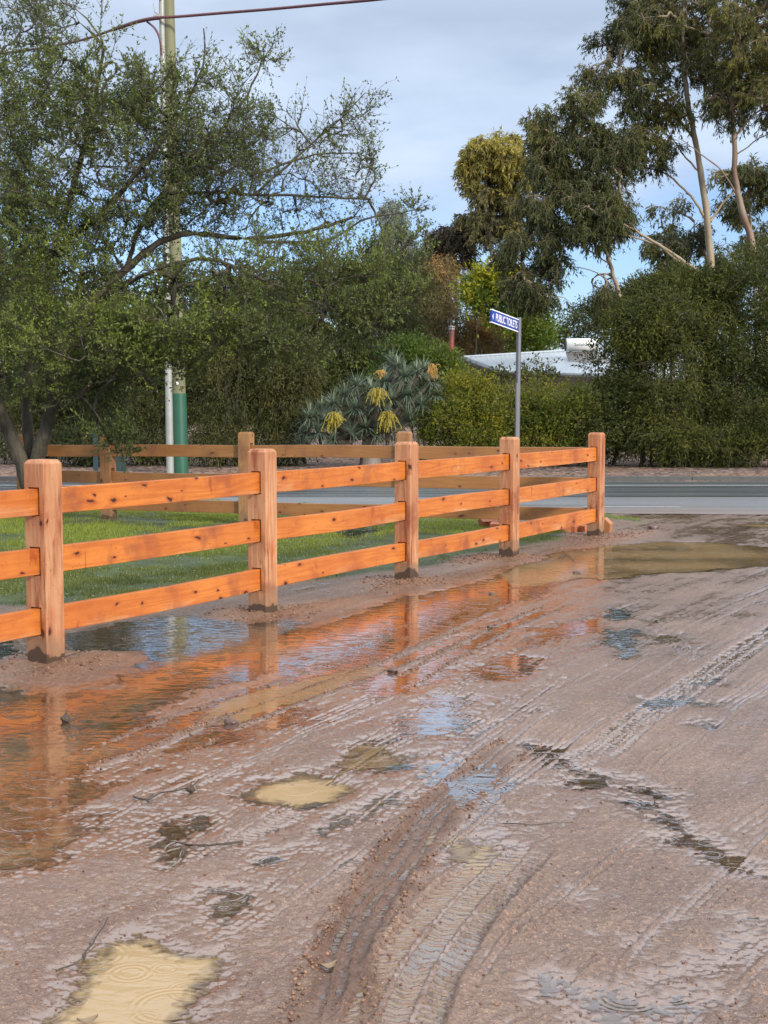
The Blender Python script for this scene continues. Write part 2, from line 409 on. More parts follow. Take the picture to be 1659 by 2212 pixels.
TRACKS = [  # picture polyline, half width, kind, depth
    ([(690, 2320), (730, 2130), (790, 1990), (870, 1860), (960, 1745), (1060, 1655), (1130, 1605)], .072, 'chev', .015),
    ([(770, 2370), (850, 2190), (930, 2060), (1020, 1945), (1110, 1850), (1150, 1812)], .125, 'tread', .019),
    ([(120, 1660), (300, 1600), (450, 1545), (640, 1480), (800, 1420), (960, 1350), (1120, 1280)], .09, 'rut', .022),
    ([(330, 1640), (500, 1560), (690, 1490), (880, 1420), (1020, 1365)], .07, 'rut', .016),
    ([(400, 2100), (640, 1940), (860, 1770), (1040, 1630), (1230, 1500), (1400, 1400), (1560, 1320), (1700, 1262)], .12, 'lines', .010),
    ([(560, 2150), (760, 1985), (940, 1820), (1130, 1665), (1320, 1530), (1500, 1420), (1700, 1320)], .10, 'lines', .010),
    ([(1250, 1660), (1380, 1560), (1500, 1480), (1620, 1395), (1760, 1310)], .10, 'tread', .010),
    ([(1330, 1740), (1480, 1610), (1600, 1510), (1760, 1400)], .10, 'lines', .009),
    ([(250, 1960), (480, 1820), (700, 1680), (900, 1560), (1080, 1450), (1260, 1350), (1400, 1290)], .13, 'lines', .009),
    ([(900, 2330), (1010, 2150), (1120, 2010), (1240, 1890), (1400, 1770)], .09, 'lines', .010),
    ([(80, 1860), (300, 1740), (520, 1640), (760, 1530), (960, 1440), (1160, 1350)], .10, 'lines', .009),
    ([(1390, 1330), (1470, 1400), (1530, 1450)], .06, 'tread', .009),
    ([(860, 1480), (960, 1425), (1080, 1360), (1200, 1310)], .06, 'rut', .010),
    ([(1000, 1660), (1040, 1740), (1075, 1800)], .09, 'tread', .009),
    ([(1300, 2230), (1190, 2060), (1150, 1930), (1180, 1840)], .09, 'tread', .006),
    ([(1460, 2330), (1560, 2180), (1680, 2060), (1800, 1960)], .1, 'lines', .008),
    ([(640, 1870), (820, 1740), (1000, 1600), (1180, 1480), (1360, 1380), (1500, 1310)], .12, 'lines', .009),
    ([(1100, 1760), (1290, 1620), (1450, 1500), (1560, 1420), (1700, 1330)], .08, 'tread', .007),
    ([(980, 1480), (1130, 1400), (1290, 1330), (1430, 1280)], .10, 'lines', .009),
    ([(1210, 2330), (1330, 2120), (1440, 1980), (1600, 1830), (1760, 1700)], .11, 'lines', .007),
]
def densify(P, n=6):
    P = np.asarray(P, float); out = []
    for i in range(len(P) - 1):
        p0 = P[max(i - 1, 0)]; p1 = P[i]; p2 = P[i + 1]; p3 = P[min(i + 2, len(P) - 1)]
        for k in range(n):
            t = k / n
            out.append(0.5 * ((2 * p1) + (-p0 + p2) * t + (2 * p0 - 5 * p1 + 4 * p2 - p3) * t * t + (-p0 + 3 * p1 - 3 * p2 + p3) * t ** 3))
    out.append(P[-1]); return np.array(out)
_trk = []
LEVELS = {0: (.009, .55), 1: (-.0008, .55), 2: (-.0005, .12), 3: (0, .3), 6: (.003, .6), 13: (.001, .3)}
for pts, hw, kd, dep in TRACKS:
    q = densify([G(x, y)[:2] for x, y in pts], 4); lv, tmk = LEVELS.get(len(_trk), (None, 0))
    _trk.append((q, hw, kd, dep, q.min(0) - .4, q.max(0) + .4, lv, tmk))
def track_coord(px, py, q):
    best = np.full(px.shape, 1e9); dd = np.zeros(px.shape); ss = np.zeros(px.shape); acc = 0
    for i in range(len(q) - 1):
        a = q[i]; e = q[i + 1] - a; L = math.hypot(*e)
        wx = px - a[0]; wy = py - a[1]
        t = np.clip((wx * e[0] + wy * e[1]) / (L * L), 0, 1)
        d2 = (wx - e[0] * t) ** 2 + (wy - e[1] * t) ** 2
        cr_ = (e[0] * wy - e[1] * wx) / L
        m = d2 < best
        best = np.where(m, d2, best); dd = np.where(m, np.sign(cr_) * np.sqrt(d2), dd); ss = np.where(m, acc + t * L, ss)
        acc += L
    return dd, ss, acc

GRASS = np.array([G(x, y)[:2] for x, y in [(-500, 1345), (0, 1312), (130, 1322), (330, 1302), (540, 1272), (640, 1262), (850, 1238), (960, 1226), (1000, 1205), (1075, 1195),
        (1140, 1182), (1205, 1170), (1225, 1152), (1150, 1146), (1040, 1134), (1085, 1118), (1150, 1113), (1280, 1117), (1390, 1131), (1375, 1122), (1290, 1112), (1100, 1103), (830, 1092), (500, 1083), (150, 1062), (-900, 1052)]])
def terrain(X, Y, full=True):
    X = np.asarray(X, float); Y = np.asarray(Y, float)
    near = sstep(26, 16, Y)
    u = X * dF[0] + Y * dF[1]; v = X * dF[1] - Y * dF[0]
    vf = v - (FP[1][0] * dF[1] - FP[1][1] * dF[0])          # metres in front of the fence line
    film = np.exp(-((vf - 1.25) / 1.1) ** 2)
    h = .0090 - .0057 * film + .007 * fbm(X * .8, Y * .8, 3) + .0045 * fbm(X * 3.1, Y * 3.1, 11, 3)
    h = h + .0062 * fbm(u * .6 + .4 * vnoise(u * .3, v, 5), v * 8, 21, 3) + .0022 * fbm(u * 2.5, v * 26, 23, 2)
    rut = np.zeros_like(h); murk = np.clip(.28 + .35 * fbm(X * 1.3, Y * 1.3, 88, 2), .05, .7)
    for q, hw, kd, dep, lo, hi, lv, tmk in _trk:
        m = (X > lo[0]) & (X < hi[0]) & (Y > lo[1]) & (Y < hi[1])
        if not m.any(): continue
        x = X[m]; y = Y[m]
        d, s, Lt = track_coord(x, y, q)
        d = d + .012 * vnoise(s * 2.5, s * 0 + 1, 7)
        ends = sstep(0, .5, s) * sstep(0, .5, Lt - s)
        a = np.abs(d) / hw
        fade = ends * ((0.55 + 0.45 * sstep(-.4, .3, vnoise(s * .9, s * 0 + 3.3, 31))) if lv is None or kd == 'rut' else 1.0)
        if kd == 'rut':
            prof = -sstep(1.0, .55, a) + 0.75 * np.exp(-((a - 1.35) / .28) ** 2) * (0.7 + .8 * fbm(x * 16, y * 16, 41, 3))
            lug = .25 * np.sign(np.sin(s * 2 * math.pi / .05 + 14 * a)) * sstep(1.0, .7, a) * sstep(.2, .5, a)
            hh = dep * (prof + lug) + .011 * fbm(x * 30, y * 30, 43, 3) * np.exp(-((a - 1.1) / .6) ** 2)
            rut[m] = np.maximum(rut[m], np.exp(-((a - 1.25) / .45) ** 2) * fade)
        elif kd == 'chev':
            ph = s / .046 + np.abs(d) / hw * 1.1 * np.sign(d) + .3 * vnoise(s * 7, d * 30, 8)
            lug = (np.mod(ph, 1) < .5).astype(float)
            edge = np.exp(-((a - .92) / .16) ** 2) + .8 * np.exp(-((a - .30) / .12) ** 2)
            hh = dep * (-.8 * sstep(1.1, .9, a) + 1.5 * edge * (.35 + .65 * lug) + .55 * np.exp(-((a - 1.35) / .25) ** 2)) * (.7 + .6 * fbm(x * 24, y * 24, 41, 3)) + .007 * fbm(x * 30, y * 30, 43, 3) * np.exp(-((a - .9) / .8) ** 2)
        elif kd == 'tread':
            zone = sstep(1.05, .95, a)
            rib = (np.abs(a - .36) < .07).astype(float)
            ph = s / .042 + np.where(a > .42, a * 1.6, -a * 1.4) + .25 * vnoise(s * 9, a * 3, 8)
            lug = (np.mod(ph, 1) < .42).astype(float) * (a > .2)
            hh = zone * (-dep * .85 + dep * 1.15 * np.maximum(lug * (a > .42), rib) + dep * .95 * (np.mod(ph + .5, 1) < .45) * (a < .27)) + dep * .6 * np.exp(-((a - 1.12) / .13) ** 2)
            hh = hh * (0.75 + .25 * vnoise(x * 30, y * 30, 9))
        else:
            zone = sstep(1.1, .8, a)
            hh = dep * zone * np.clip(.45 + 1.1 * vnoise(s * 1.3, d * 22, 27), 0, 1.2) * (.55 * np.sin(d * 2 * math.pi / .034 + 2.2 * vnoise(s * .8, d * 9, 28)) + .35 * np.sin(d * 2 * math.pi / .075 + 1.0) - .25) + .25 * dep * np.sin(s * 2 * math.pi / .03) * zone * (vnoise(d * 14, s * .5, 6) > .2)
        core = sstep(1.15, .85, a) * fade
        if lv is not None: h[m] = h[m] * (1 - core) + (lv + (h[m] - .0125) * .35) * core; murk[m] = murk[m] * (1 - core) + tmk * core
        if kd == 'chev': rut[m] = np.maximum(rut[m], sstep(1.75, 1.0, a + .45 * vnoise(x * 9, y * 9, 19)) * fade)
        h[m] = h[m] + hh * fade
    fade_far = near
    wobble = .07 * fbm(X * 5, Y * 5, 51, 4)
    for q, dep, mk, en, lo, hi in _pud:
        m = (X > lo[0]) & (X < hi[0]) & (Y > lo[1]) & (Y < hi[1])
        if not m.any(): continue
        x = X[m]; y = Y[m]
        sd = poly_sd(x, y, q) + en * fbm(x * 7, y * 7, 61, 4) * 1.6
        s = sstep(.16, -.12, sd)
        tgt = -dep * .55 * (.55 + .45 * sstep(0, -.25, sd))
        h[m] = h[m] * (1 - s) + s * (tgt + (h[m] - .0125) * .5)
        murk[m] = np.where(s > .02, np.clip(mk + .1 * vnoise(x * 2, y * 2, 77), 0, 1), murk[m])
    # soil mounds round the posts
    pile = np.zeros_like(h)
    for i, p in enumerate(FP + BP[1:]):
        rr = .34 if i < 6 else .24
        ang = i * 1.7
        cx = p[0] + .08 * math.cos(ang); cy = p[1] + .08 * math.sin(ang)
        r = np.hypot((X - cx), (Y - cy)) / (rr * (1 + .3 * vnoise(X * 3, Y * 3, 90 + i)))
        e = np.exp(-r ** 2 * 1.4)
        pile = np.maximum(pile, e)
    p1, p2 = FP[1], FP[2]
    for cx, cy, rx, rr, a_ in ((p1[0] + .30, p1[1] + .05, .45, .16, .9), (p1[0] - .35, p1[1] - .30, .4, .2, .8), (p2[0] + .35, p2[1] + .25, .55, .2, .9), (FP[4][0] - .25, FP[4][1] - .1, .5, .25, .9), (FP[3][0] - .1, FP[3][1] - .3, .3, .14, .7), (FP[5][0] + .2, FP[5][1] - .1, .9, .3, .7)):
        dx = (X - cx) * dF[0] + (Y - cy) * dF[1]; dy = (X - cx) * dF[1] - (Y - cy) * dF[0]
        pile = np.maximum(pile, a_ * np.exp(-((dx / rx) ** 2 + (dy / rr) ** 2)))
    h = h + pile * (.026 + .022 * fbm(X * 9, Y * 9, 71, 3) + .010 * fbm(X * 40, Y * 40, 73, 2))
    h = h + .0042 * fbm(X * 17, Y * 17, 81, 4, .6) + .0026 * vnoise(X * 60, Y * 60, 83) + .0012 * np.maximum(vnoise(X * 110, Y * 110, 85), .2)
    g = poly_sd(X, Y, GRASS) + .12 * fbm(X * 2.2, Y * 2.2, 55, 4)
    grass = sstep(.06, -.12, g)
    h = np.where(grass > 0, h + grass * (.012 + .008 * fbm(X * 1.5, Y * 1.5, 57)), h)
    h = h * near + .002 * (1 - near)
    verge = sstep(26.5, 27.3, Y)
    h = h + verge * (.05 + .04 * sstep(28, 34, Y) + .02 * fbm(X * 1.5, Y * 1.5, 97))
    h = h + sstep(60, 300, Y) * 4.0
    return h, grass * (1 - verge), np.clip(rut, 0, 1), murk, verge, pile

rows = [2.9]
while rows[-1] < 19: rows.append(rows[-1] + min(max(rows[-1] ** 2 / 2600, .0062), .045))
while rows[-1] < 500: rows.append(rows[-1] + max(.08, (rows[-1] - 18) * .06))
rows = np.array([-30, -12, -5, -1, 1.0, 2.0, 2.5] + rows)
uc = np.linspace(-1, 1, 600)
uo = np.geomspace(1.0, 1 / .0001 ** .0 * 14, 40)[1:]
ucol = np.concatenate([-uo[::-1], uc, uo])
halfw = .30 * np.clip(rows, 2.9, None) + .12
GX = ucol[None, :] * halfw[:, None] + np.sign(ucol)[None, :] * np.clip(np.abs(ucol) - 1, 0, None)[None, :] * 1.2
GY = np.repeat(rows[:, None], len(ucol), 1)
hh, gg, rt, mk, vg, pl = terrain(GX.ravel(), GY.ravel())
nr, nc = GX.shape
idx = np.arange(nr * nc).reshape(nr, nc)
Fg = np.stack([idx[:-1, :-1], idx[:-1, 1:], idx[1:, 1:], idx[1:, :-1]], -1).reshape(-1, 4)
Vg = np.stack([GX.ravel(), GY.ravel(), hh], 1)

# --- ground material
t = NT('mud_ground')
pos = t.coord('Object')
n_big = t.noise(pos, 0.9, 5, 0.55); n_mid = t.noise(pos, 5.0, 5, 0.6); n_fine = t.noise(pos, 60.0, 4, 0.65); n_gr = t.noise(pos, 170.0, 2, 0.6)
mudc = t.mix(t.map(n_big, .35, .65), c4(.125, .060, .027), c4(.232, .135, .080))
mudc = t.mix(t.map(n_mid, .42, .7, 0, .6), mudc, c4(.13, .055, .028))
mudc = t.mix(t.map(n_fine, .5, .70, 0, .8), mudc, c4(.38, .225, .135))
mudc = t.mix(t.map(n_gr, .56, .68, 0, .75), mudc, c4(.075, .04, .028))
vg_ = t.n('ShaderNodeTexVoronoi'); vg_.inputs['Scale'].default_value = 95; t.l(pos, vg_.inputs['Vector'])
sc_ = t.n('ShaderNodeSeparateColor'); t.l(vg_.outputs['Color'], sc_.inputs[0])
stone = t.math('MULTIPLY', t.math('GREATER_THAN', sc_.outputs[0], .80), t.map(vg_.outputs['Distance'], .30, .42, 1, 0))
stcol = t.mix(sc_.outputs[1], c4(.10, .045, .03), c4(.46, .33, .26))
mudc = t.mix(t.math('MULTIPLY', stone, .8), mudc, stcol)
rutc = t.mix(t.map(n_mid, .3, .7), c4(.075, .033, .016), c4(.15, .072, .038))
mudc = t.mix(t.math('MULTIPLY', t.attr('rut'), .85), mudc, rutc)
mudc = t.mix(t.map(t.math('MULTIPLY', t.attr('pile'), t.map(n_mid, .3, .6, .6, 1.2)), .15, .6, 0, .8), mudc, t.mix(n_fine, c4(.14, .064, .032), c4(.30, .16, .085)))
grc = t.mix(t.map(t.noise(pos, 3.0, 5), .35, .65), c4(.035, .055, .015), c4(.07, .10, .025))
mudc = t.mix(t.attr('grass'), mudc, grc)
chip = t.n('ShaderNodeTexVoronoi'); chip.inputs['Scale'].default_value = 14
mpv = t.n('ShaderNodeMapping'); t.l(pos, mpv.inputs[0]); mpv.inputs['Scale'].default_value = (1, .6, 1); t.l(mpv.outputs[0], chip.inputs['Vector'])
scv = t.n('ShaderNodeSeparateColor'); t.l(chip.outputs['Color'], scv.inputs[0])
vgc = t.mix(t.map(t.noise(pos, .45, 4), .42, .58), c4(.12, .066, .05), c4(.19, .085, .04))
vgc = t.mix(t.map(scv.outputs[0], .45, .9), vgc, c4(.30, .21, .16))
vgc = t.mix(t.map(scv.outputs[1], .65, .8), vgc, c4(.03, .02, .015))
mudc = t.mix(t.attr('verge'), mudc, vgc)
wetn = t.noise(pos, 2.4, 5, .6)
n_b = t.noise(pos, 26.0, 4, .65); n_s = t.noise(pos, 9.0, 4, .6)
hmm = t.math('MULTIPLY', t.attr('hgt'), 1000.0)
hq = t.math('ADD', hmm, t.math('MULTIPLY', t.math('SUBTRACT', n_fine, .5), 15.0))
hq = t.math('ADD', hq, t.math('MULTIPLY', t.math('SUBTRACT', n_b, .5), 12.0))
hq = t.math('ADD', hq, t.math('MULTIPLY', t.math('SUBTRACT', n_s, .5), 8.0))
hq = t.math('ADD', hq, t.math('MULTIPLY', t.math('SUBTRACT', wetn, .5), -12.0))
dryness = t.math('MAXIMUM', t.math('MULTIPLY', t.attr('grass'), .8), t.math('MAXIMUM', t.attr('verge'), t.math('MAXIMUM', t.math('MULTIPLY', t.attr('rut'), .6), t.math('MULTIPLY', t.attr('pile'), .9))))
film = t.math('MULTIPLY', t.map(hq, 8.2, 3.6, 0, 1), t.math('SUBTRACT', 1.0, dryness, clamp=True))
damp = t.map(hq, 16.0, 3.0, 0, 1)
mudc = t.mix(t.math('MULTIPLY', damp, .42), mudc, c4(.10, .042, .020))
mudc = t.mix(t.math('MULTIPLY', film, .35), mudc, c4(.17, .085, .042))
rgh = t.math('ADD', t.map(damp, 0, 1, .55, .32), t.math('MULTIPLY', dryness, .3), clamp=True)
hb = t.math('ADD', t.math('ADD', t.math('MULTIPLY', n_fine, 1.0), t.math('MULTIPLY', n_b, 1.6)), t.math('ADD', t.math('MULTIPLY', n_gr, .4), t.math('MULTIPLY', stone, .35)))
bm1 = t.n('ShaderNodeBump'); bm1.inputs['Distance'].default_value = .011; t.l(hb, bm1.inputs['Height']); t.l(t.map(film, 0, 1, .95, .25), bm1.inputs['Strength'])
pb_ = t.bsdf(mudc, rgh, bm1.outputs[0], 0, .6)
t.set(pb_.inputs['Coat Weight'], t.math('MULTIPLY', t.math('ADD', .5, t.math('MULTIPLY', film, .5)), t.math('SUBTRACT', 1.0, dryness, clamp=True)))
t.set(pb_.inputs['Coat Roughness'], t.map(film, 0, 1, .22, .05)); pb_.inputs['Coat IOR'].default_value = 1.65
bm2 = t.n('ShaderNodeBump'); bm2.inputs['Distance'].default_value = .006; t.l(hb, bm2.inputs['Height']); t.l(t.map(film, 0, 1, .8, .06), bm2.inputs['Strength'])
t.l(bm2.outputs[0], pb_.inputs['Coat Normal'])
M_ground = t.m
low = sstep(.010, -.002, hh)
ground = mesh_np('ground', Vg, Fg, M_ground, None, {'grass': ('POINT', gg), 'rut': ('POINT', rt), 'verge': ('POINT', vg), 'low': ('POINT', low), 'pile': ('POINT', pl), 'hgt': ('POINT', hh)}, smooth=True)
tag(ground, kind='structure')

# --- puddle water
t = NT('puddle_water')
pos = t.coord('Object'); dep = t.attr('depth'); murk = t.attr('murk')
tan = t.mix(t.noise(pos, 3, 3), c4(.42, .29, .15), c4(.34, .23, .12))
tan = t.mix(t.map(murk, .3, .8), c4(.30, .18, .095), tan)
ms = t.n('ShaderNodeMixShader')
trn = t.n('ShaderNodeBsdfTransparent'); trn.inputs[0].default_value = (.93, .85, .76, 1)
dif = t.n('ShaderNodeBsdfDiffuse'); t.l(tan, dif.inputs[0])
op = t.math('MULTIPLY', t.map(dep, 0.0, .010, .0, 1.0), t.math('ADD', t.math('MULTIPLY', murk, .95), .05), clamp=True)
t.l(op, ms.inputs[0]); t.l(trn.outputs[0], ms.inputs[1]); t.l(dif.outputs[0], ms.inputs[2])
# rain-drop rings and faint wind ripple
def rings(scale, fr, seedoff):
    mp_ = t.n('ShaderNodeMapping'); t.l(pos, mp_.inputs[0]); mp_.inputs['Location'].default_value = (seedoff, seedoff * .7, 0)
    vo = t.n('ShaderNodeTexVoronoi', voronoi_dimensions='2D'); vo.inputs['Scale'].default_value = scale; t.l(mp_.outputs[0], vo.inputs['Vector'])
    d = vo.outputs['Distance']
    sc = t.n('ShaderNodeSeparateColor'); t.l(vo.outputs['Color'], sc.inputs[0])
    rad = t.map(sc.outputs[0], 0, 1, .08, .42)
    env = t.map(t.math('ABSOLUTE', t.math('SUBTRACT', d, rad)), 0, .13, 1, 0, True)
    on = t.math('GREATER_THAN', sc.outputs[1], .35)
    return t.math('MULTIPLY', t.math('MULTIPLY', t.math('SINE', t.math('MULTIPLY', d, fr)), env), on)
rh = t.math('ADD', rings(4.0, 75, 0), t.math('MULTIPLY', rings(6.5, 60, 3.1), .7))
mpw = t.n('ShaderNodeMapping'); t.l(pos, mpw.inputs[0]); mpw.inputs['Scale'].default_value = (1, 2.2, 1); mpw.inputs['Rotation'].default_value = (0, 0, .5)
rip = t.noise(mpw.outputs[0], 9, 3, .5)
nb = t.bump(t.math('ADD', t.math('MULTIPLY', rh, .24), t.math('MULTIPLY', rip, 1.0)), .5, .004)
gl = t.n('ShaderNodeBsdfGlossy'); gl.inputs['Roughness'].default_value = .04; t.l(nb, gl.inputs['Normal'])
fr = t.n('ShaderNodeFresnel'); fr.inputs['IOR'].default_value = 1.4; t.l(nb, fr.inputs['Normal'])
ms2 = t.n('ShaderNodeMixShader'); t.l(t.math('MULTIPLY', fr.outputs[0], t.map(murk, .12, .7, 3.2, 1.0), clamp=True), ms2.inputs[0]); t.l(ms.outputs[0], ms2.inputs[1]); t.l(gl.outputs[0], ms2.inputs[2])
ms3 = t.n('ShaderNodeMixShader'); tr3 = t.n('ShaderNodeBsdfTransparent')
edge = t.math('ADD', dep, t.math('MULTIPLY', t.math('SUBTRACT', t.noise(pos, 45, 4, .65), .5), .007))
t.l(t.map(edge, 0.0, .0022, 0, 1, True), ms3.inputs[0]); t.l(tr3.outputs[0], ms3.inputs[1]); t.l(ms2.outputs[0], ms3.inputs[2])
t.l(ms3.outputs[0], t.out.inputs[0])
hm = hh.reshape(nr, nc)
sub = (GY > 2.95) & (GY < 20) & (np.abs(GX) < 9)
lowm = (hm < 0.0) & sub
cell = (lowm[:-1, :-1] | lowm[:-1, 1:] | lowm[1:, 1:] | lowm[1:, :-1]).ravel()
Fw = Fg[cell]; used, inv = np.unique(Fw, return_inverse=True)
Vw = Vg[used].copy(); Vw[:, 2] = 0.0
water = mesh_np('puddle_water', Vw, inv.reshape(-1, 4), t.m, None, {'depth': ('POINT', np.clip(-hh[used], 0, 1)), 'murk': ('POINT', mk[used])}, smooth=True)
tag(water, kind='structure')

# ------------------------------------------------------------------ road
t = NT('wet_asphalt')
pos = t.coord('Object')
sp = t.n('ShaderNodeSeparateXYZ'); t.l(pos, sp.inputs[0])
agg = t.noise(pos, 55, 3, .7); blot = t.noise(pos, .6, 5); 
mps = t.n('ShaderNodeMapping'); t.l(pos, mps.inputs[0]); mps.inputs['Scale'].default_value = (.15, 3.0, 1)
streak = t.noise(mps.outputs[0], 1.0, 4, .6)
newer = t.math('GREATER_THAN', t.math('ADD', sp.outputs[1], t.math('MULTIPLY', t.math('SUBTRACT', t.noise(pos, .8, 3), .5), .12)), 22.35)
c_near = t.mix(t.map(agg, .35, .7), c4(.11, .11, .115), c4(.20, .20, .205))
c_far = t.mix(t.map(agg, .35, .7), c4(.05, .055, .058), c4(.10, .108, .11))
col = t.mix(newer, c_near, c_far)
col = t.mix(t.map(streak, .5, .7, 0, .5), col, c4(.045, .05, .052))
col = t.mix(t.map(t.math('ABSOLUTE', t.math('SUBTRACT', sp.outputs[1], 22.33)), .03, .08, .9, 0), col, c4(.015, .015, .016))
dirtf = t.map(t.math('ADD', t.math('SUBTRACT', 20.2, sp.outputs[1]), t.math('MULTIPLY', t.math('SUBTRACT', blot, .5), 3.0)), -.2, 1.0, 0, .75)
col = t.mix(dirtf, col, c4(.20, .14, .11))
rg = t.map(t.math('ADD', streak, t.math('MULTIPLY', newer, .22)), .35, .8, .55, .22)
t.bsdf(col, rg, t.bump(agg, .4, .006), 0, .5)
near_edge = [(-60, 23.6), (-20, 22.6), (-8, 22.0), (-3, 21.6), (-1, 21.1), (.6, 20.2), (2, 19.5), (3.2, 19.2), (5, 19.0), (8, 18.8), (14, 18.6), (60, 17.5)]
mb = MB(); ys = np.linspace(0, 1, 9); V = []
xs = np.unique(np.concatenate([np.linspace(-60, 60, 61), np.linspace(-8, 8, 65)]))
ne = np.interp(xs, [p[0] for p in near_edge], [p[1] for p in near_edge]) + .08 * vnoise(xs * 2.2, xs * 0, 4)
far = 27.0 + 0 * xs
for j, yy in enumerate(ys): V.append(np.stack([xs, ne + (far - ne) * yy, np.full_like(xs, .032 if yy > 0 else .012)], 1))
V = np.vstack(V); n = len(xs); ii = np.arange(n * 9).reshape(9, n)
mb.add(V, np.stack([ii[:-1, :-1], ii[:-1, 1:], ii[1:, 1:], ii[1:, :-1]], -1).reshape(-1, 4))
tag(mb.build('road', t.m), kind='structure')
m_paint = plain('road_paint', (.62, .62, .60), .5, 0, 20, .35, .1, (.2, .2, .2))
mb = MB()
V = np.array([[-60, 25.48, .036], [60, 25.48, .036], [60, 25.60, .036], [-60, 25.60, .036]])
mb.add(V, [[0, 1, 2, 3]])
tag(mb.build('road_edge_line', m_paint), kind='structure')
mb = MB(); mb.add(np.array([[2.9, 20.1, .036], [4.3, 20.05, .036], [4.3, 20.13, .036], [2.9, 20.18, .036]]), [[0, 1, 2, 3]])
tag(mb.build('road_worn_line', m_paint), kind='structure')
m_kerb = plain('kerb_concrete', (.09, .09, .085), .7, 0, 8, .3, .3)
mb = MB()
for i in range(60): mb.box((-59 + 2 * i, 27.08, .055), (1.985, .15, .13))
tag(mb.build('road_kerb', m_kerb), kind='structure')

# ------------------------------------------------------------------ fences
M_post = wood_mat('pine_post_wood', (.50, .16, .045), (.52, .275, .14), (.26, .055, .014), 0, True)
M_rail = wood_mat('pine_rail_wood', (.58, .19, .034), (.58, .29, .12), (.33, .068, .012), 0, False)
M_postb = wood_mat('shaded_post_wood', (.42, .18, .06), (.44, .24, .10), (.26, .10, .035), .2, True)  # far fence: its shade is put into the wood colour, rails likewise
M_railb = wood_mat('shaded_rail_wood', (.36, .16, .05), (.40, .22, .09), (.24, .095, .032), .15, False)
RT = [1.034, .690, .340]; RH = .152; RTK = .052

def post_mesh(name, s, H, slots, mw, bottom=-.35):
    """post with real mortises: u = along the rails, v = across, z up"""
    vs = np.array([-s / 2, -mw / 2, mw / 2, s / 2]) + np.array([0, .004, .004, 0])
    zs = [bottom]
    for a, b in slots: zs += [a, b]
    zs += [H - .022, H]
    us = np.array([-s / 2, s / 2])
    V = []; Fc = []; key = {}
    def vid(i, j, k):
        if (i, j, k) not in key:
            sc = (s / 2 - .016) / (s / 2) if k == len(zs) - 1 else 1
            key[(i, j, k)] = len(V); V.append([us[i] * sc, vs[j] * sc, zs[k]])
        return key[(i, j, k)]
    def solid(j, k): return 0 <= j < 3 and 0 <= k < len(zs) - 1 and not (j == 1 and k % 2 == 1 and k < 2 * len(slots))
    for k in range(len(zs) - 1):
        for j in range(3):
            if not solid(j, k): continue
            for i in (0, 1): Fc.append([vid(i, j, k), vid(i, j + 1, k), vid(i, j + 1, k + 1), vid(i, j, k + 1)][::-1 if i == 0 else 1])
            if not solid(j - 1, k): Fc.append([vid(0, j, k), vid(1, j, k), vid(1, j, k + 1), vid(0, j, k + 1)])
            if not solid(j + 1, k): Fc.append([vid(1, j + 1, k), vid(0, j + 1, k), vid(0, j + 1, k + 1), vid(1, j + 1, k + 1)])
            if not solid(j, k - 1): Fc.append([vid(0, j, k), vid(0, j + 1, k), vid(1, j + 1, k), vid(1, j, k)])
            if not solid(j, k + 1): Fc.append([vid(0, j, k + 1), vid(1, j, k + 1), vid(1, j + 1, k + 1), vid(0, j + 1, k + 1)])
    return np.array(V), np.array(Fc)
def bevel(o, w):
    m = o.modifiers.new('bevel', 'BEVEL'); m.width = w; m.segments = 2; m.limit_method = 'ANGLE'; m.angle_limit = math.radians(35)

slots = [(a - RH - .006, a + .006) for a in RT[::-1]]
pv, pf = post_mesh('post', S_POST, H_POST, slots, RTK + .030)
def add_post(root, p, ang, mat, H=H_POST, jitter=0):
    V = pv.copy(); V[:, 2] = np.where(V[:, 2] > 1.1, V[:, 2] + (H - H_POST), V[:, 2])
    o = mesh_np('post', V, pf, mat, root); bevel(o, .0035)
    o.location = (p[0] - root.location.x, p[1] - root.location.y, 0)
    o.rotation_euler = (0, 0, ang); return o
def add_rail(root, a, b, za, zb, mat, inset=.045):
    d = b - a; L = np.linalg.norm(d); ang = math.atan2(d[1], d[0]); Lr = L - 2 * inset
    mb = MB(); n = 12
    xs = np.linspace(-Lr / 2, Lr / 2, n)
    rs = np.random.default_rng(int(abs(a[0] * 977 + za * 331)) + 5)
    bow = .006 * rs.standard_normal() * (1 - (2 * xs / Lr) ** 2)
    V = []
    for x, bw in zip(xs, bow): V += [[x, -RTK / 2, -RH / 2 + bw], [x, RTK / 2, -RH / 2 + bw], [x, RTK / 2, RH / 2 + bw], [x, -RTK / 2, RH / 2 + bw]]
    F = []
    for i in range(n - 1):
        for k in range(4): F.append([i * 4 + k, (i + 1) * 4 + k, (i + 1) * 4 + (k + 1) % 4, i * 4 + (k + 1) % 4])
    F += [[0, 1, 2, 3], [(n - 1) * 4 + 3, (n - 1) * 4 + 2, (n - 1) * 4 + 1, (n - 1) * 4]]
    o = mesh_np('rail', np.array(V), np.array(F), mat, root); bevel(o, .004)
    c = (a + b) / 2
    o.location = (c[0] - root.location.x, c[1] - root.location.y, (za + zb) / 2 - RH / 2)
    o.rotation_euler = (0, -math.atan2(zb - za, L), ang); return o

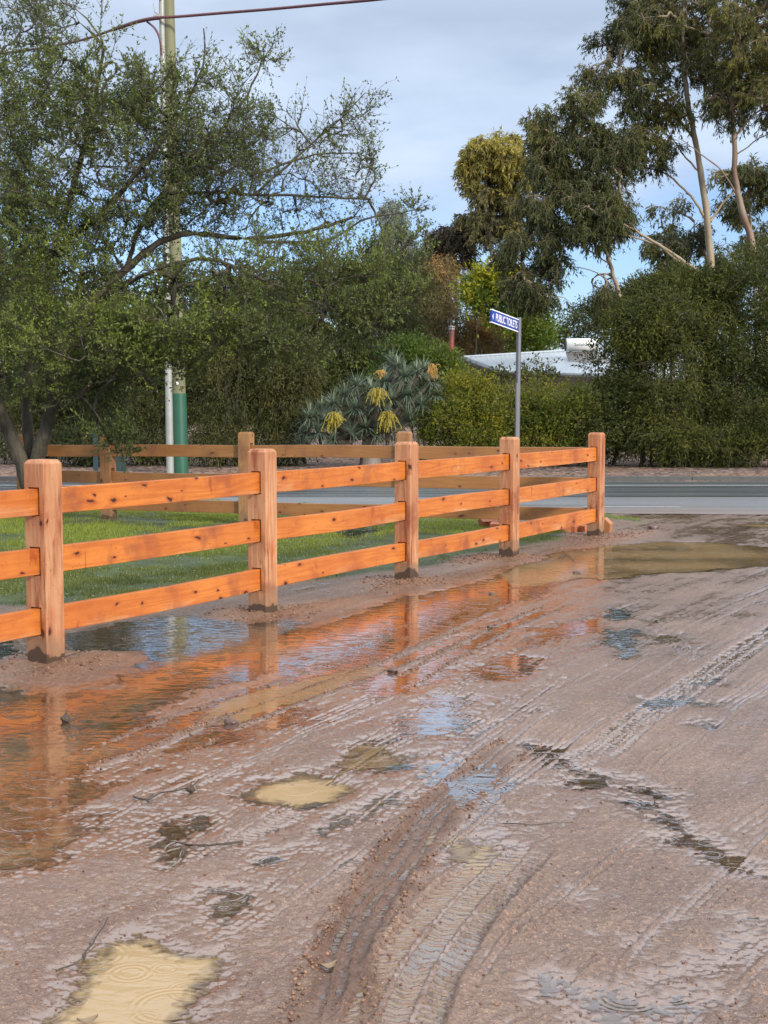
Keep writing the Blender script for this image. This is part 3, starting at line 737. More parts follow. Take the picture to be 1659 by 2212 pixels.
ff = empty('post_and_rail_fence', (FP[3][0], FP[3][1], 0))
tag(ff, 'bright orange new pine post and rail fence running along the muddy track in front', 'fence', 'timber fences round the grass corner')
angF = math.atan2(dF[1], dF[0])
for i, p in enumerate(FP): add_post(ff, p, angF, M_post)
for i in range(len(FP) - 1):
    for z in RT: add_rail(ff, FP[i], FP[i + 1], z, z, M_rail)
bf = empty('post_and_rail_fence', (BP[2][0], BP[2][1], 0))
tag(bf, 'post and rail fence in shade-toned brown wood on the far side of the grass beside the road', 'fence', 'timber fences round the grass corner')
bz = [0, -.005, -.022, -.035, -.04]
for i in range(1, len(BP)):
    d = BP[i] - BP[i - 1]; a = math.atan2(d[1], d[0])
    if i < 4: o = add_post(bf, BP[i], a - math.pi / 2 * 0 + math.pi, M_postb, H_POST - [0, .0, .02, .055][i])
    if i == 4:
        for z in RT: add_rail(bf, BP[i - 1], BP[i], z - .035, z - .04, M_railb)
    else:
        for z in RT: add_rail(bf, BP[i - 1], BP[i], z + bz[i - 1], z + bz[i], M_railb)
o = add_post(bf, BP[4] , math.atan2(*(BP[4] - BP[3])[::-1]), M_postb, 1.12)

# ------------------------------------------------------------------ tree machinery
class Tree:
    def __init__(s, seed): s.r = np.random.default_rng(seed); s.pos = []; s.par = []; s.mb = MB(); s.att = []; s.tw = []; s.lf = []
    def trunk(s, pts, r0, r1, att_from=0.3, k=10, dens=4, rough=.0):
        P = densify(pts, dens); n = len(P)
        P = P + s.r.normal(0, 1, P.shape) * rough
        t = np.linspace(0, 1, n); rad = r0 + (r1 - r0) * t ** .8
        s.mb.tube(P, rad * (1 + .06 * s.r.standard_normal(n)), k)
        base = len(s.pos)
        for i in range(n):
            if t[i] >= att_from:
                s.pos.append(P[i]); s.par.append(-1)
        return P
    def grow(s, lobes, n, rtip=.008, seg=.3, up=.25, jit=.08, kmin=4, maxr=.07, sub=0, subr=.45):
        if sub:
            out = []
            for l in lobes:
                for q in range(sub):
                    d = s.r.normal(0, 1, 3); d /= np.linalg.norm(d)
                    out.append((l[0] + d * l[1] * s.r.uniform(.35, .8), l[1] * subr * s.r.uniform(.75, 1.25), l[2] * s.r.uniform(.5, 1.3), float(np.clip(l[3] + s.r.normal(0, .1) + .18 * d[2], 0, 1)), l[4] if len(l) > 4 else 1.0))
            lobes = out
        w = np.array([l[2] for l in lobes], float); w /= w.sum()
        A = []; tint = []; leaf = []
        for _ in range(n):
            l = lobes[s.r.choice(len(lobes), p=w)]
            d = s.r.normal(0, 1, 3); d /= np.linalg.norm(d)
            A.append(l[0] + d * l[1] * s.r.random() ** .45); tint.append(l[3]); leaf.append(l[4] if len(l) > 4 else 1.0)
        A = np.array(A); tint = np.array(tint); leaf = np.array(leaf)
        P = np.array(s.pos); ntr = len(P)
        d0 = np.min(np.linalg.norm(A[:, None] - P[None], axis=2), axis=1); order = np.argsort(d0)
        pos = np.zeros((ntr + n * 14, 3)); pos[:ntr] = P; cnt = ntr
        par = np.full(len(pos), -1); use = np.zeros(len(pos)); dist0 = np.zeros(len(pos)); 
        branches = []; tips = []
        dirn = np.zeros((len(pos), 3)); dirn[:, 2] = .3
        for q in order:
            a = A[q]; v = a - pos[:cnt]; dd = np.linalg.norm(v, axis=1)
            cost = dd + .25 * np.minimum(dist0[:cnt], 3) * 0 - .35 * np.sum(v * dirn[:cnt], 1) * (dist0[:cnt] > 0)
            j = int(np.argmin(cost)); L = dd[j]
            if L < .05: continue
            m = int(np.clip(L / seg, 2, 10))
            p0 = pos[j]; ctrl = p0 + (a - p0) * .45 + np.array([0, 0, up * L]) + dirn[j] * .15 * L
            tt = np.linspace(0, 1, m + 1)[1:, None]
            B = (1 - tt) ** 2 * p0 + 2 * tt * (1 - tt) * ctrl + tt ** 2 * a + s.r.normal(0, jit * L / m, (m, 3)) * (tt < 1)
            ids = [j]; prev = j
            for b in B:
                pos[cnt] = b; par[cnt] = prev; dist0[cnt] = dist0[prev] + np.linalg.norm(b - pos[prev])
                dv = b - pos[prev]; dirn[cnt] = dv / (np.linalg.norm(dv) + 1e-9)
                prev = cnt; ids.append(cnt); cnt += 1
            branches.append(ids); tips.append((prev, q))
        for tip, q in tips:
            k = tip
            while k >= 0: use[k] += 1; k = par[k]
        for ids in branches:
            rad = np.minimum(rtip * np.sqrt(use[ids]), maxr); rad[0] = min(rad[0], rad[1] * 1.15); rad[-1] = min(rad[-1], rtip * .8)
            mx = rad.max()
            s.mb.tube(pos[ids], rad, 7 if mx > .04 else (5 if mx > .015 else 3), cap=False)
        # twig bases: tips and thin nodes
        for ids in branches:
            for c, i in enumerate(ids[1:]):
                if use[i] <= 4: s.att.append((pos[i], dirn[i]))
        s.attTint = None
        # tint for a node = tint of the nearest attractor
        NP = np.array([p for p, _ in s.att]); ND = np.array([d for _, d in s.att])
        near = np.empty(len(NP), int)
        for i0 in range(0, len(NP), 500):
            near[i0:i0 + 500] = np.argmin(((NP[i0:i0 + 500, None] - A[None]) ** 2).sum(2), axis=1)
        s.NP, s.ND, s.NT, s.NL = NP, ND, tint[near], leaf[near]
        return s
    def leaves(s, nt, tl, nl, L, Wd, up=.3, droop=0.0, trad=.003, spread=1.0, out=.6, twigs=True):
        r = s.r; P = s.NP; n = len(P)
        rep = r.poisson(nt * (.45 + .55 * s.NL)); base = np.repeat(P, rep, 0); D = np.repeat(s.ND, rep, 0); tn = np.repeat(s.NT, rep); lfn = np.repeat(s.NL, rep)
        clump = np.repeat(r.normal(0, .16, n), rep)
        N = len(base)
        dr = r.normal(0, 1, (N, 3)) * spread * .6 + D * out; dr[:, 2] += up - droop * .6
        dr /= np.linalg.norm(dr, axis=1)[:, None]
        ln = tl * r.uniform(.5, 1.3, N)
        mid = base + dr * ln[:, None] * .5 + r.normal(0, .08, (N, 3)) * ln[:, None]
        end = base + dr * ln[:, None] + np.array([0, 0, -1.]) * (droop * ln * .45)[:, None]
        if twigs:
            k = 3; rr = trad
            A = np.cross(dr, np.array([0, 0, 1.0])); A /= np.linalg.norm(A, axis=1)[:, None] + 1e-6; B = np.cross(dr, A)
            ring = []
            for pt, rd in ((base, rr), (mid, rr * .75), (end, rr * .35)):
                for th in (0, 2.094, 4.189): ring.append(pt + (A * math.cos(th) + B * math.sin(th)) * rd)
            V = np.stack(ring, 1).reshape(-1, 3); b = (np.arange(N) * 9)[:, None]
            f = []
            for s_ in (0, 3):
                for a in range(3): f.append([s_ + a, s_ + (a + 1) % 3, s_ + 3 + (a + 1) % 3, s_ + 3 + a])
            F = (b[:, :, None] + np.array(f)[None]).reshape(-1, 4)
            s.mb.add(V, F)
        lrep = r.poisson(nl * np.clip(lfn, .3, 1.2) ** 1.3); idx = np.repeat(np.arange(N), lrep); M = len(idx)
        t_ = (r.uniform(.05, 1.05, M) ** .6)[:, None]
        p = (1 - t_) ** 2 * base[idx] + 2 * t_ * (1 - t_) * mid[idx] + t_ ** 2 * end[idx]
        ld = dr[idx] * .6 + r.normal(0, .7, (M, 3)); ld[:, 2] += up * .7 - droop * 1.5
        ld /= np.linalg.norm(ld, axis=1)[:, None]
        p = p + ld * L * .1
        s.emit(p, ld, L * r.uniform(.6, 1.35, M), Wd * r.uniform(.7, 1.3, M), np.clip(tn[idx] + clump[idx] + r.normal(0, .05, M), 0, 1))
        return s
    def emit(s, p, ld, Ln, Wn, cl, up_bias=.5):
        M = len(p); r = s.r
        nn = r.normal(0, 1, (M, 3)); nn[:, 2] += up_bias
        sd = np.cross(ld, nn); sd /= np.linalg.norm(sd, axis=1)[:, None] + 1e-6
        up_ = np.cross(sd, ld)
        Ln = Ln[:, None]; Wn = Wn[:, None]
        V = np.stack([p, p + ld * Ln * .42 + sd * Wn * .5 + up_ * Ln * .05, p + ld * Ln, p + ld * Ln * .42 - sd * Wn * .5 + up_ * Ln * .05], 1)
        s.lf.append((V.reshape(-1, 3), cl, r.random(M)))
    def finish(s, name, label, cat, bark, leafm, loc, group=None, tname='trunk', cname='crown'):
        root = empty(name, tuple(loc)); tag(root, label, cat, group)
        off = np.array(loc)
        if s.mb.n:
            s.mb.v = [v - off for v in s.mb.v]; s.mb.build(tname, bark, root, smooth=True)
        V = np.vstack([a[0] for a in s.lf]) - off; M = len(V) // 4
        mesh_np(cname, V, np.arange(M * 4).reshape(-1, 4), leafm, root,
                {'clump': ('FACE', np.concatenate([a[1] for a in s.lf])), 'leafv': ('FACE', np.concatenate([a[2] for a in s.lf]))})
        return root
def LB(x, y, Y, rx, ry, rz, w=1, tint=.5, leaf=1.0):
    return (W(x, y, Y), np.array([rx * Y / FPX, rz, ry * Y / FPX]), w, tint, leaf)
def PX(pts): return [W(*p) for p in pts]

M_bark_dark = bark_mat('rough_dark_bark', (.030, .024, .017), (.115, .095, .062), (9, 9, 2.5), .54, 1.0)
M_bark_euc = bark_mat('smooth_gum_bark', (.20, .145, .085), (.36, .29, .20), (3, 3, .8), .5, .2, .6)
M_bark_red = bark_mat('peeling_red_gum_bark', (.15, .08, .048), (.29, .235, .17), (3, 3, .6), .56, .3, .6)
M_bark_grey = bark_mat('grey_bark', (.14, .11, .085), (.26, .22, .18), (5, 5, 1.2), .5, .5)
ML_left = leaf_mat('tea_tree_leaves', (.065, .085, .028), (.27, .33, .045), (.13, .15, .06), .35, .45, .25)
ML_euc = leaf_mat('gum_leaves', (.050, .068, .024), (.24, .21, .035), (.10, .105, .045), .28, .45, .2)
ML_eucY = leaf_mat('yellow_green_gum_leaves', (.085, .085, .045), (.40, .33, .05), (.17, .15, .06), .3, .5, .2)
ML_hedge = leaf_mat('dark_hedge_leaves', (.030, .045, .012), (.16, .165, .028), (.075, .08, .025), .25, .5, .15)
ML_hedge2 = leaf_mat('olive_hedge_leaves', (.055, .085, .016), (.32, .27, .022), (.09, .12, .02), .3, .5, .15)
ML_cas = leaf_mat('drooping_needle_foliage', (.038, .052, .018), (.15, .13, .040), (.08, .085, .035), .28, .6, .12)
ML_wattle = leaf_mat('wattle_leaves', (.06, .11, .018), (.50, .44, .02), (.09, .14, .02), .3, .5, .2)
ML_rust = leaf_mat('rusty_leaves', (.15, .14, .055), (.48, .25, .09), (.20, .17, .08), .3, .5, .2)
ML_haze = leaf_mat('hazed_gum_leaves', (.17, .20, .17), (.26, .29, .22), (.22, .25, .22), .3, .5, .3)  # distance haze put into the leaf colour
ML_bright = leaf_mat('bright_green_leaves', (.045, .085, .012), (.14, .18, .015), (.06, .10, .015), .3, .45, .3)

# ---- the big near tree on the left
T = Tree(7)
Z0 = 18.2
T.trunk(PX([(92, 1130, Z0), (78, 1085, Z0), (58, 1030, Z0), (40, 980, Z0), (12, 915, Z0), (-12, 850, Z0 - .1), (-50, 760, Z0 - .2), (-95, 600, Z0 - .3), (-80, 400, Z0), (-60, 260, Z0), (-30, 150, Z0)]), .15, .012, .42, 12, 5, .006)
T.trunk(PX([(72, 1072, Z0), (80, 1000, Z0 - .05), (95, 940, Z0 - .1), (112, 880, Z0 - .1), (112, 820, Z0), (128, 740, Z0), (190, 660, Z0), (270, 585, Z0), (335, 530, Z0), (410, 505, Z0), (540, 515, Z0), (660, 500, Z0), (760, 470, Z0)]), .115, .018, .4, 10, 5, .006)
T.trunk(PX([(66, 1040, Z0 + .1), (62, 960, Z0 + .2), (58, 860, Z0 + .3), (75, 720, Z0 + .4), (120, 540, Z0 + .4), (165, 380, Z0 + .3), (200, 240, Z0 + .3), (225, 100, Z0)]), .09, .018, .35, 10, 5, .006)
T.trunk(PX([(270, 585, Z0), (300, 500, Z0 + .2), (340, 430, Z0 + .3), (420, 415, Z0 + .2), (550, 420, Z0), (690, 425, Z0), (800, 430, Z0)]), .034, .012, .3, 7, 5, .006)
T.trunk(PX([(190, 660, Z0), (330, 585, Z0 - .5), (450, 560, Z0 - .8), (560, 600, Z0 - 1), (700, 660, Z0 - 1.0), (800, 700, Z0 - 1.0)]), .034, .01, .3, 7, 5, .006)
T.trunk(PX([(120, 540, Z0 + .4), (230, 450, Z0), (330, 330, Z0 - .2), (400, 230, Z0), (440, 130, Z0), (440, 60, Z0)]), .045, .008, .3, 7, 5, .006)
T.trunk(PX([(340, 430, Z0 + .3), (430, 330, Z0), (510, 240, Z0), (560, 150, Z0), (572, 95, Z0)]), .03, .006, .3, 6, 5, .006)
T.trunk(PX([(550, 420, Z0), (640, 340, Z0), (720, 270, Z0), (790, 200, Z0)]), .022, .005, .3, 6, 5, .006)
T.trunk(PX([(560, 520, Z0), (700, 520, Z0), (800, 470, Z0), (870, 460, Z0), (930, 442, Z0)]), .022, .005, .3, 6, 5, .006)
T.trunk(PX([(540, 380, Z0), (660, 340, Z0), (750, 330, Z0), (808, 345, Z0)]), .02, .005, .3, 6, 5, .006)
T.trunk(PX([(112, 820, Z0), (180, 860, Z0 - .6), (230, 930, Z0 - .9), (260, 975, Z0 - 1.0)]), .02, .006, .3, 6, 5, .004)
lb = [LB(90, 720, 17.6, 170, 100, 1.2, 3.2, .62), LB(280, 755, 17.4, 150, 70, 1.0, 2.6, .6), LB(130, 590, 18, 190, 90, 1.3, 3, .5),  # lower-left lobes get a brighter leaf tint standing in for sunlight
      LB(410, 715, 17.4, 150, 95, 1.0, 2.6, .42), LB(330, 620, 18, 130, 80, 1.2, 2.0, .4), LB(560, 620, 17.4, 170, 95, 1.1, 3.2, .25), LB(720, 610, 17.3, 130, 75, .9, 2.2, .22),
      LB(820, 650, 17.3, 80, 60, .7, 1.0, .25), LB(740, 700, 17.3, 100, 60, .7, 1.2, .2), LB(600, 730, 17.4, 140, 45, .8, 1.3, .2), LB(860, 560, 17.6, 70, 45, .7, .5, .2),
      LB(60, 450, 18.2, 130, 130, 1.3, 4.2, .25), LB(250, 430, 18.2, 170, 120, 1.3, 4.6, .12), LB(450, 400, 18.2, 150, 120, 1.2, 4.0, .06, .7), LB(620, 440, 18.2, 150, 90, 1.1, 2.6, .05, .5),
      LB(740, 420, 18.2, 80, 70, .8, 1.0, .08, .5), LB(420, 260, 18.2, 130, 110, 1.1, 3.2, .1, .8), LB(520, 260, 18.2, 100, 90, 1.0, 1.8, .12, .7), LB(230, 260, 18.2, 140, 110, 1.2, 3.8, .18, 1),
      LB(50, 260, 18.2, 120, 130, 1.3, 4.0, .2), LB(440, 120, 18.2, 35, 50, .35, .22, .15, .6), LB(570, 130, 18.2, 35, 50, .35, .28, .15, .6), LB(90, 90, 18.2, 120, 90, 1.0, 1.9, .15, .7), LB(230, 70, 18.2, 35, 60, .4, .2, .2, .6),
      LB(760, 240, 18.2, 60, 40, .4, .3, .15, .5), LB(690, 310, 18.2, 90, 70, .8, 1.2, .08, .45), LB(790, 350, 18.2, 30, 30, .4, .22, .15, .6), LB(900, 448, 18.2, 40, 8, .1, .08, .15, .8),
      LB(250, 945, 17.3, 38, 28, .2, .22, .1, 1.3), LB(190, 850, 17.9, 110, 75, .6, 1.5, .03, 1.0), LB(-120, 500, 18.2, 120, 350, 1.3, 3, .3), LB(20, 820, 18.4, 60, 60, .6, .6, .15), LB(130, 0, 18.2, 150, 60, 1.0, .5, .2, .5)]
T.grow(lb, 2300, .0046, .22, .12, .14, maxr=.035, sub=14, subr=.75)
T.leaves(6.2, .30, 10.5, .044, .020, .5, 0, .0028, out=.95)
T.finish('spreading_tree', 'big spreading small-leaved tree with forked leaning trunk at left edge behind fence', 'tree', M_bark_dark, ML_left, (*G(92, 1130)[:2], 0))
print('left tree leaves', sum(len(a[1]) for a in T.lf))

# ---- tall gums on the right
def gum(seed, label, trunks, lobes, n, Lf=.13, Wf=.026, nl=9, nt=3.0, mat=None, bark=None, rtip=.012, base=None, tl=.42, droop=.8, cat='tree', name='gum_tree', group='gum trees across the road', maxr=.08):
    T = Tree(seed)
    for i, (pts, r0, r1, af) in enumerate(trunks): T.trunk(PX(pts), r0 * .74, r1 * .8, af, 9, 5, .01)
    T.grow(lobes, n, rtip, .4, .15, .09, maxr=maxr, sub=7)
    T.leaves(nt * 1.3, tl * .85, nl * 1.3, Lf, Wf * 1.1, .1, droop, .004)
    b = PX([trunks[0][0][0]])[0]
    r_ = T.finish(name, label, cat, bark or M_bark_euc, mat or ML_euc, (b[0], b[1], 0), group)
    print(name, seed, sum(len(a[1]) for a in T.lf)); return r_
Y1 = 38
gum(21, 'tallest gum tree with pale forked trunk rising above the right-hand hedge', [
    ([(1545, 1000, Y1), (1542, 800, Y1), (1537, 600, Y1), (1530, 500, Y1), (1518, 400, Y1), (1505, 320, Y1), (1490, 240, Y1), (1478, 150, Y1), (1475, 60, Y1), (1480, -60, Y1)], .17, .06, .45),
    ([(1528, 480, Y1), (1505, 440, Y1), (1470, 400, Y1), (1430, 370, Y1), (1380, 360, Y1), (1340, 345, Y1)], .06, .015, .4),
    ([(1535, 480, Y1), (1560, 440, Y1), (1590, 410, Y1)], .05, .02, .5),
    ([(1500, 300, Y1), (1460, 250, Y1), (1420, 200, Y1), (1370, 160, Y1), (1320, 130, Y1)], .06, .02, .3),
    ([(1515, 380, Y1), (1475, 330, Y1), (1440, 280, Y1)], .04, .015, .4),
    ([(1478, 150, Y1), (1520, 90, Y1), (1560, 30, Y1), (1580, -40, Y1)], .06, .02, .3)],
    [LB(1330, 90, Y1, 75, 70, 1.2, 2.0, .08), LB(1300, 175, Y1, 50, 60, .8, 1.0, .08), LB(1400, 60, Y1, 80, 75, 1.3, 1.6, .25), LB(1380, 190, Y1, 75, 60, 1.0, 1.2, .1), LB(1430, 250, Y1, 65, 65, 1.0, 1.5, .30), LB(1470, 110, Y1, 70, 80, 1.3, 1.6, .4),
     LB(1410, 320, Y1, 75, 50, 1.0, 1.0, .2), LB(1470, 20, Y1, 110, 60, 1.4, 1.8, .3), LB(1560, 50, Y1, 100, 70, 1.4, 1.6, .35), LB(1360, 310, Y1, 50, 50, .8, .7, .1), LB(1530, 180, Y1, 60, 60, .9, .8, .15), LB(1400, -60, Y1, 120, 80, 1.2, 1.2, .2), LB(1540, -70, Y1, 140, 70, 1.2, 1.2, .2)], 780, nl=11)
Y2 = 36.5
gum(22, 'gum tree with reddish peeling leaning trunk at the right edge of the photo', [
    ([(1665, 1000, Y2), (1660, 800, Y2), (1645, 620, Y2), (1622, 520, Y2), (1600, 440, Y2), (1588, 380, Y2), (1586, 300, Y2), (1582, 220, Y2), (1590, 120, Y2), (1600, 20, Y2)], .17, .05, .5),
    ([(1592, 420, Y2), (1560, 370, Y2), (1510, 330, Y2), (1470, 300, Y2)], .035, .012, .4),
    ([(1586, 300, Y2), (1625, 250, Y2), (1670, 220, Y2)], .05, .015, .4), ([(1584, 340, Y2), (1640, 300, Y2), (1700, 270, Y2)], .03, .01, .4), ([(1582, 230, Y2), (1560, 170, Y2), (1540, 120, Y2)], .05, .015, .4)],
    [LB(1640, 130, Y2, 75, 70, 1.3, 1.6, .55), LB(1690, 60, Y2, 80, 90, 1.3, 1.4, .3), LB(1600, 60, Y2, 70, 60, 1.0, 1.2, .4), LB(1620, 200, Y2, 60, 55, 1.0, 1.0, .3), LB(1690, 220, Y2, 60, 70, 1.0, .8, .2), LB(1570, 230, Y2, 55, 40, .8, .5, .1), LB(1640, -40, Y2, 90, 60, 1.0, 1.0, .3), LB(1590, 145, Y2, 60, 40, .8, .6, .3)], 420, nl=10, bark=M_bark_red)
Y3 = 37
gum(23, 'dense rounded gum tree left of the tallest one, above the white tank', [
    ([(1385, 1000, Y3), (1375, 800, Y3), (1350, 690, Y3), (1335, 630, Y3), (1318, 570, Y3), (1302, 520, Y3), (1290, 440, Y3), (1270, 360, Y3), (1255, 290, Y3)], .11, .04, .45),
    ([(1318, 570, Y3), (1270, 540, Y3), (1225, 520, Y3), (1180, 540, Y3)], .03, .01, .3), ([(1300, 500, Y3), (1220, 450, Y3), (1190, 380, Y3)], .04, .012, .3),
    ([(1340, 640, Y3), (1290, 590, Y3), (1210, 575, Y3), (1150, 590, Y3)], .025, .008, .3), ([(1302, 520, Y3), (1330, 450, Y3), (1340, 380, Y3)], .035, .012, .3)],
    [LB(1235, 245, Y3, 60, 50, 1.0, 1.6, .12), LB(1185, 300, Y3, 55, 60, 1.0, 1.6, .15), LB(1250, 340, Y3, 85, 70, 1.2, 2.4, .05), LB(1190, 400, Y3, 60, 60, 1.0, 1.8, .1), LB(1270, 430, Y3, 85, 65, 1.2, 2.4, .12), LB(1330, 470, Y3, 45, 50, .8, 1.1, .1),
     LB(1180, 500, Y3, 55, 50, .9, 1.2, .05), LB(1110, 545, Y3, 45, 45, .8, .9, .02), LB(1140, 610, Y3, 55, 35, .8, .9, .03), LB(1230, 510, Y3, 70, 40, .9, 1.0, .08), LB(1330, 340, Y3, 55, 50, .9, 1.1, .08), LB(1290, 300, Y3, 50, 45, .8, .9, .1),
     LB(1220, 590, Y3, 80, 30, .8, .6, .1, .7), LB(1340, 400, Y3, 45, 60, .7, .8, .1), LB(1160, 350, Y3, 40, 55, .8, 1.0, .15), LB(1160, 450, Y3, 45, 45, .8, 1.1, .08), LB(1125, 600, Y3, 50, 45, .8, 1.0, .05), LB(1180, 560, Y3, 60, 40, .8, .9, .05), LB(1190, 640, Y3, 60, 35, .7, .7, .1, .7), LB(1290, 620, Y3, 60, 40, .7, .7, .1, .7)], 800, nl=12, maxr=.06)
Y3b = 36
gum(24, 'gum with a long pale double limb leaning left out of the hedge', [
    ([(1600, 1000, Y3b), (1590, 760, Y3b), (1560, 660, Y3b), (1525, 600, Y3b), (1470, 560, Y3b), (1410, 520, Y3b), (1350, 485, Y3b), (1310, 455, Y3b)], .13, .03, .6),
    ([(1530, 605, Y3b), (1480, 575, Y3b), (1420, 530, Y3b), (1360, 510, Y3b), (1310, 500, Y3b)], .06, .02, .6)],
    [LB(1300, 450, Y3b, 50, 35, .7, 1.0, .2), LB(1290, 500, Y3b, 50, 30, .6, .8, .15), LB(1340, 470, Y3b, 30, 30, .5, .5, .15)], 70, nl=11)
Y4 = 60
gum(25, 'yellow-topped gum tree standing far back left of the dense gum', [
    ([(1070, 900, Y4), (1080, 650, Y4), (1075, 580, Y4), (1060, 540, Y4), (1052, 480, Y4), (1050, 420, Y4), (1050, 350, Y4)], .2, .06, .4),
    ([(1078, 600, Y4), (1110, 530, Y4), (1125, 450, Y4), (1110, 380, Y4)], .12, .04, .3), ([(1075, 580, Y4), (1100, 500, Y4), (1085, 430, Y4), (1075, 360, Y4)], .1, .03, .3)],
    [LB(1045, 318, Y4, 38, 22, 1.3, 1.6, .75), LB(1092, 315, Y4, 36, 20, 1.3, 1.4, .8), LB(1020, 348, Y4, 24, 22, 1.0, 1.0, .55), LB(1070, 350, Y4, 42, 24, 1.3, 1.4, .65), LB(1112, 350, Y4, 28, 30, 1.1, 1.2, .8), LB(1088, 388, Y4, 40, 26, 1.3, 1.5, .7), LB(1028, 385, Y4, 24, 24, .9, .7, .3),
     LB(1050, 425, Y4, 36, 26, 1.1, 1.0, .1), LB(1032, 470, Y4, 30, 28, 1.0, .9, .05), LB(1058, 500, Y4, 26, 22, .9, .5, .05), LB(1108, 430, Y4, 30, 40, 1.0, 1.0, .2), LB(1075, 470, Y4, 30, 30, 1.0, .7, .1), LB(1115, 500, Y4, 30, 35, 1.0, .7, .1), LB(1128, 385, Y4, 26, 36, .9, .8, .5), LB(1085, 560, Y4, 30, 25, .9, .4, .05)],
    560, Lf=.2, Wf=.05, nl=9, mat=ML_eucY, bark=M_bark_grey, rtip=.022, tl=.6, maxr=.12)
Y5 = 62
gum(26, 'small dark russet gum below and left of the yellow-topped one', [
    ([(985, 900, Y5), (985, 640, Y5), (985, 570, Y5), (975, 520, Y5)], .13, .05, .5), ([(985, 590, Y5), (1010, 550, Y5), (1015, 510, Y5)], .07, .03, .3)],
    [LB(980, 520, Y5, 50, 38, 1.4, 2, .2), LB(1010, 500, Y5, 32, 28, 1.1, 1, .05), LB(950, 545, Y5, 32, 25, 1.0, .8, .1), LB(990, 565, Y5, 48, 30, 1.2, 1.2, .3)], 170, Lf=.2, Wf=.05, nl=10, mat=leaf_mat('russet_gum_leaves', (.05, .055, .03), (.16, .09, .055), (.10, .065, .045)), bark=M_bark_grey, rtip=.02, tl=.55)
Y6 = 75
gum(27, 'gum tree farthest back with haze painted into its pale leaves, beyond the tip of the near tree', [
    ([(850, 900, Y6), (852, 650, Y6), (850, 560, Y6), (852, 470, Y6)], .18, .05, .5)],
    [LB(850, 465, Y6, 28, 30, 1.6, 1, .3), LB(860, 510, Y6, 45, 30, 1.8, 1.4, .2), LB(835, 550, Y6, 40, 35, 1.6, 1.2, .3), LB(900, 560, Y6, 40, 40, 1.6, 1.3, .5), LB(860, 610, Y6, 60, 40, 1.6, 1.6, .5)], 220, Lf=.26, Wf=.07, nl=8, mat=ML_haze, bark=M_bark_grey, rtip=.025, tl=.7)
Y7 = 46
gum(28, 'mid-distance gum filling the gap behind the tallest gum trunk', [
    ([(1450, 1000, Y7), (1455, 700, Y7), (1450, 600, Y7), (1445, 500, Y7)], .13, .04, .5), ([(1450, 640, Y7), (1490, 560, Y7), (1500, 480, Y7)], .06, .02, .3)],
    [LB(1440, 520, Y7, 50, 45, 1.3, 1.6, .2), LB(1470, 590, Y7, 60, 40, 1.3, 1.4, .15), LB(1490, 500, Y7, 35, 45, 1.0, 1, .1), LB(1420, 610, Y7, 50, 40, 1.1, 1.2, .15), LB(1450, 440, Y7, 45, 30, 1.0, .6, .4, .6), LB(1560, 560, Y7, 40, 60, 1.1, .9, .15)], 230, Lf=.16, Wf=.035, nl=9, rtip=.014, mat=ML_euc, bark=M_bark_grey)
Y8 = 44
gum(29, 'gum crown low behind the reddish trunk near the right edge', [
    ([(1640, 1000, Y8), (1635, 700, Y8), (1625, 560, Y8), (1620, 440, Y8)], .12, .04, .5)],
    [LB(1610, 380, Y8, 45, 35, 1.1, 1.4, .3), LB(1650, 410, Y8, 40, 40, 1.1, 1.2, .2), LB(1600, 440, Y8, 45, 35, 1.0, 1.1, .2), LB(1545, 420, Y8, 30, 50, 1.0, .5, .4, .5), LB(1640, 520, Y8, 55, 50, 1.1, 1.3, .15)], 210, Lf=.15, Wf=.032, nl=9, mat=ML_euc, bark=M_bark_grey, rtip=.014)

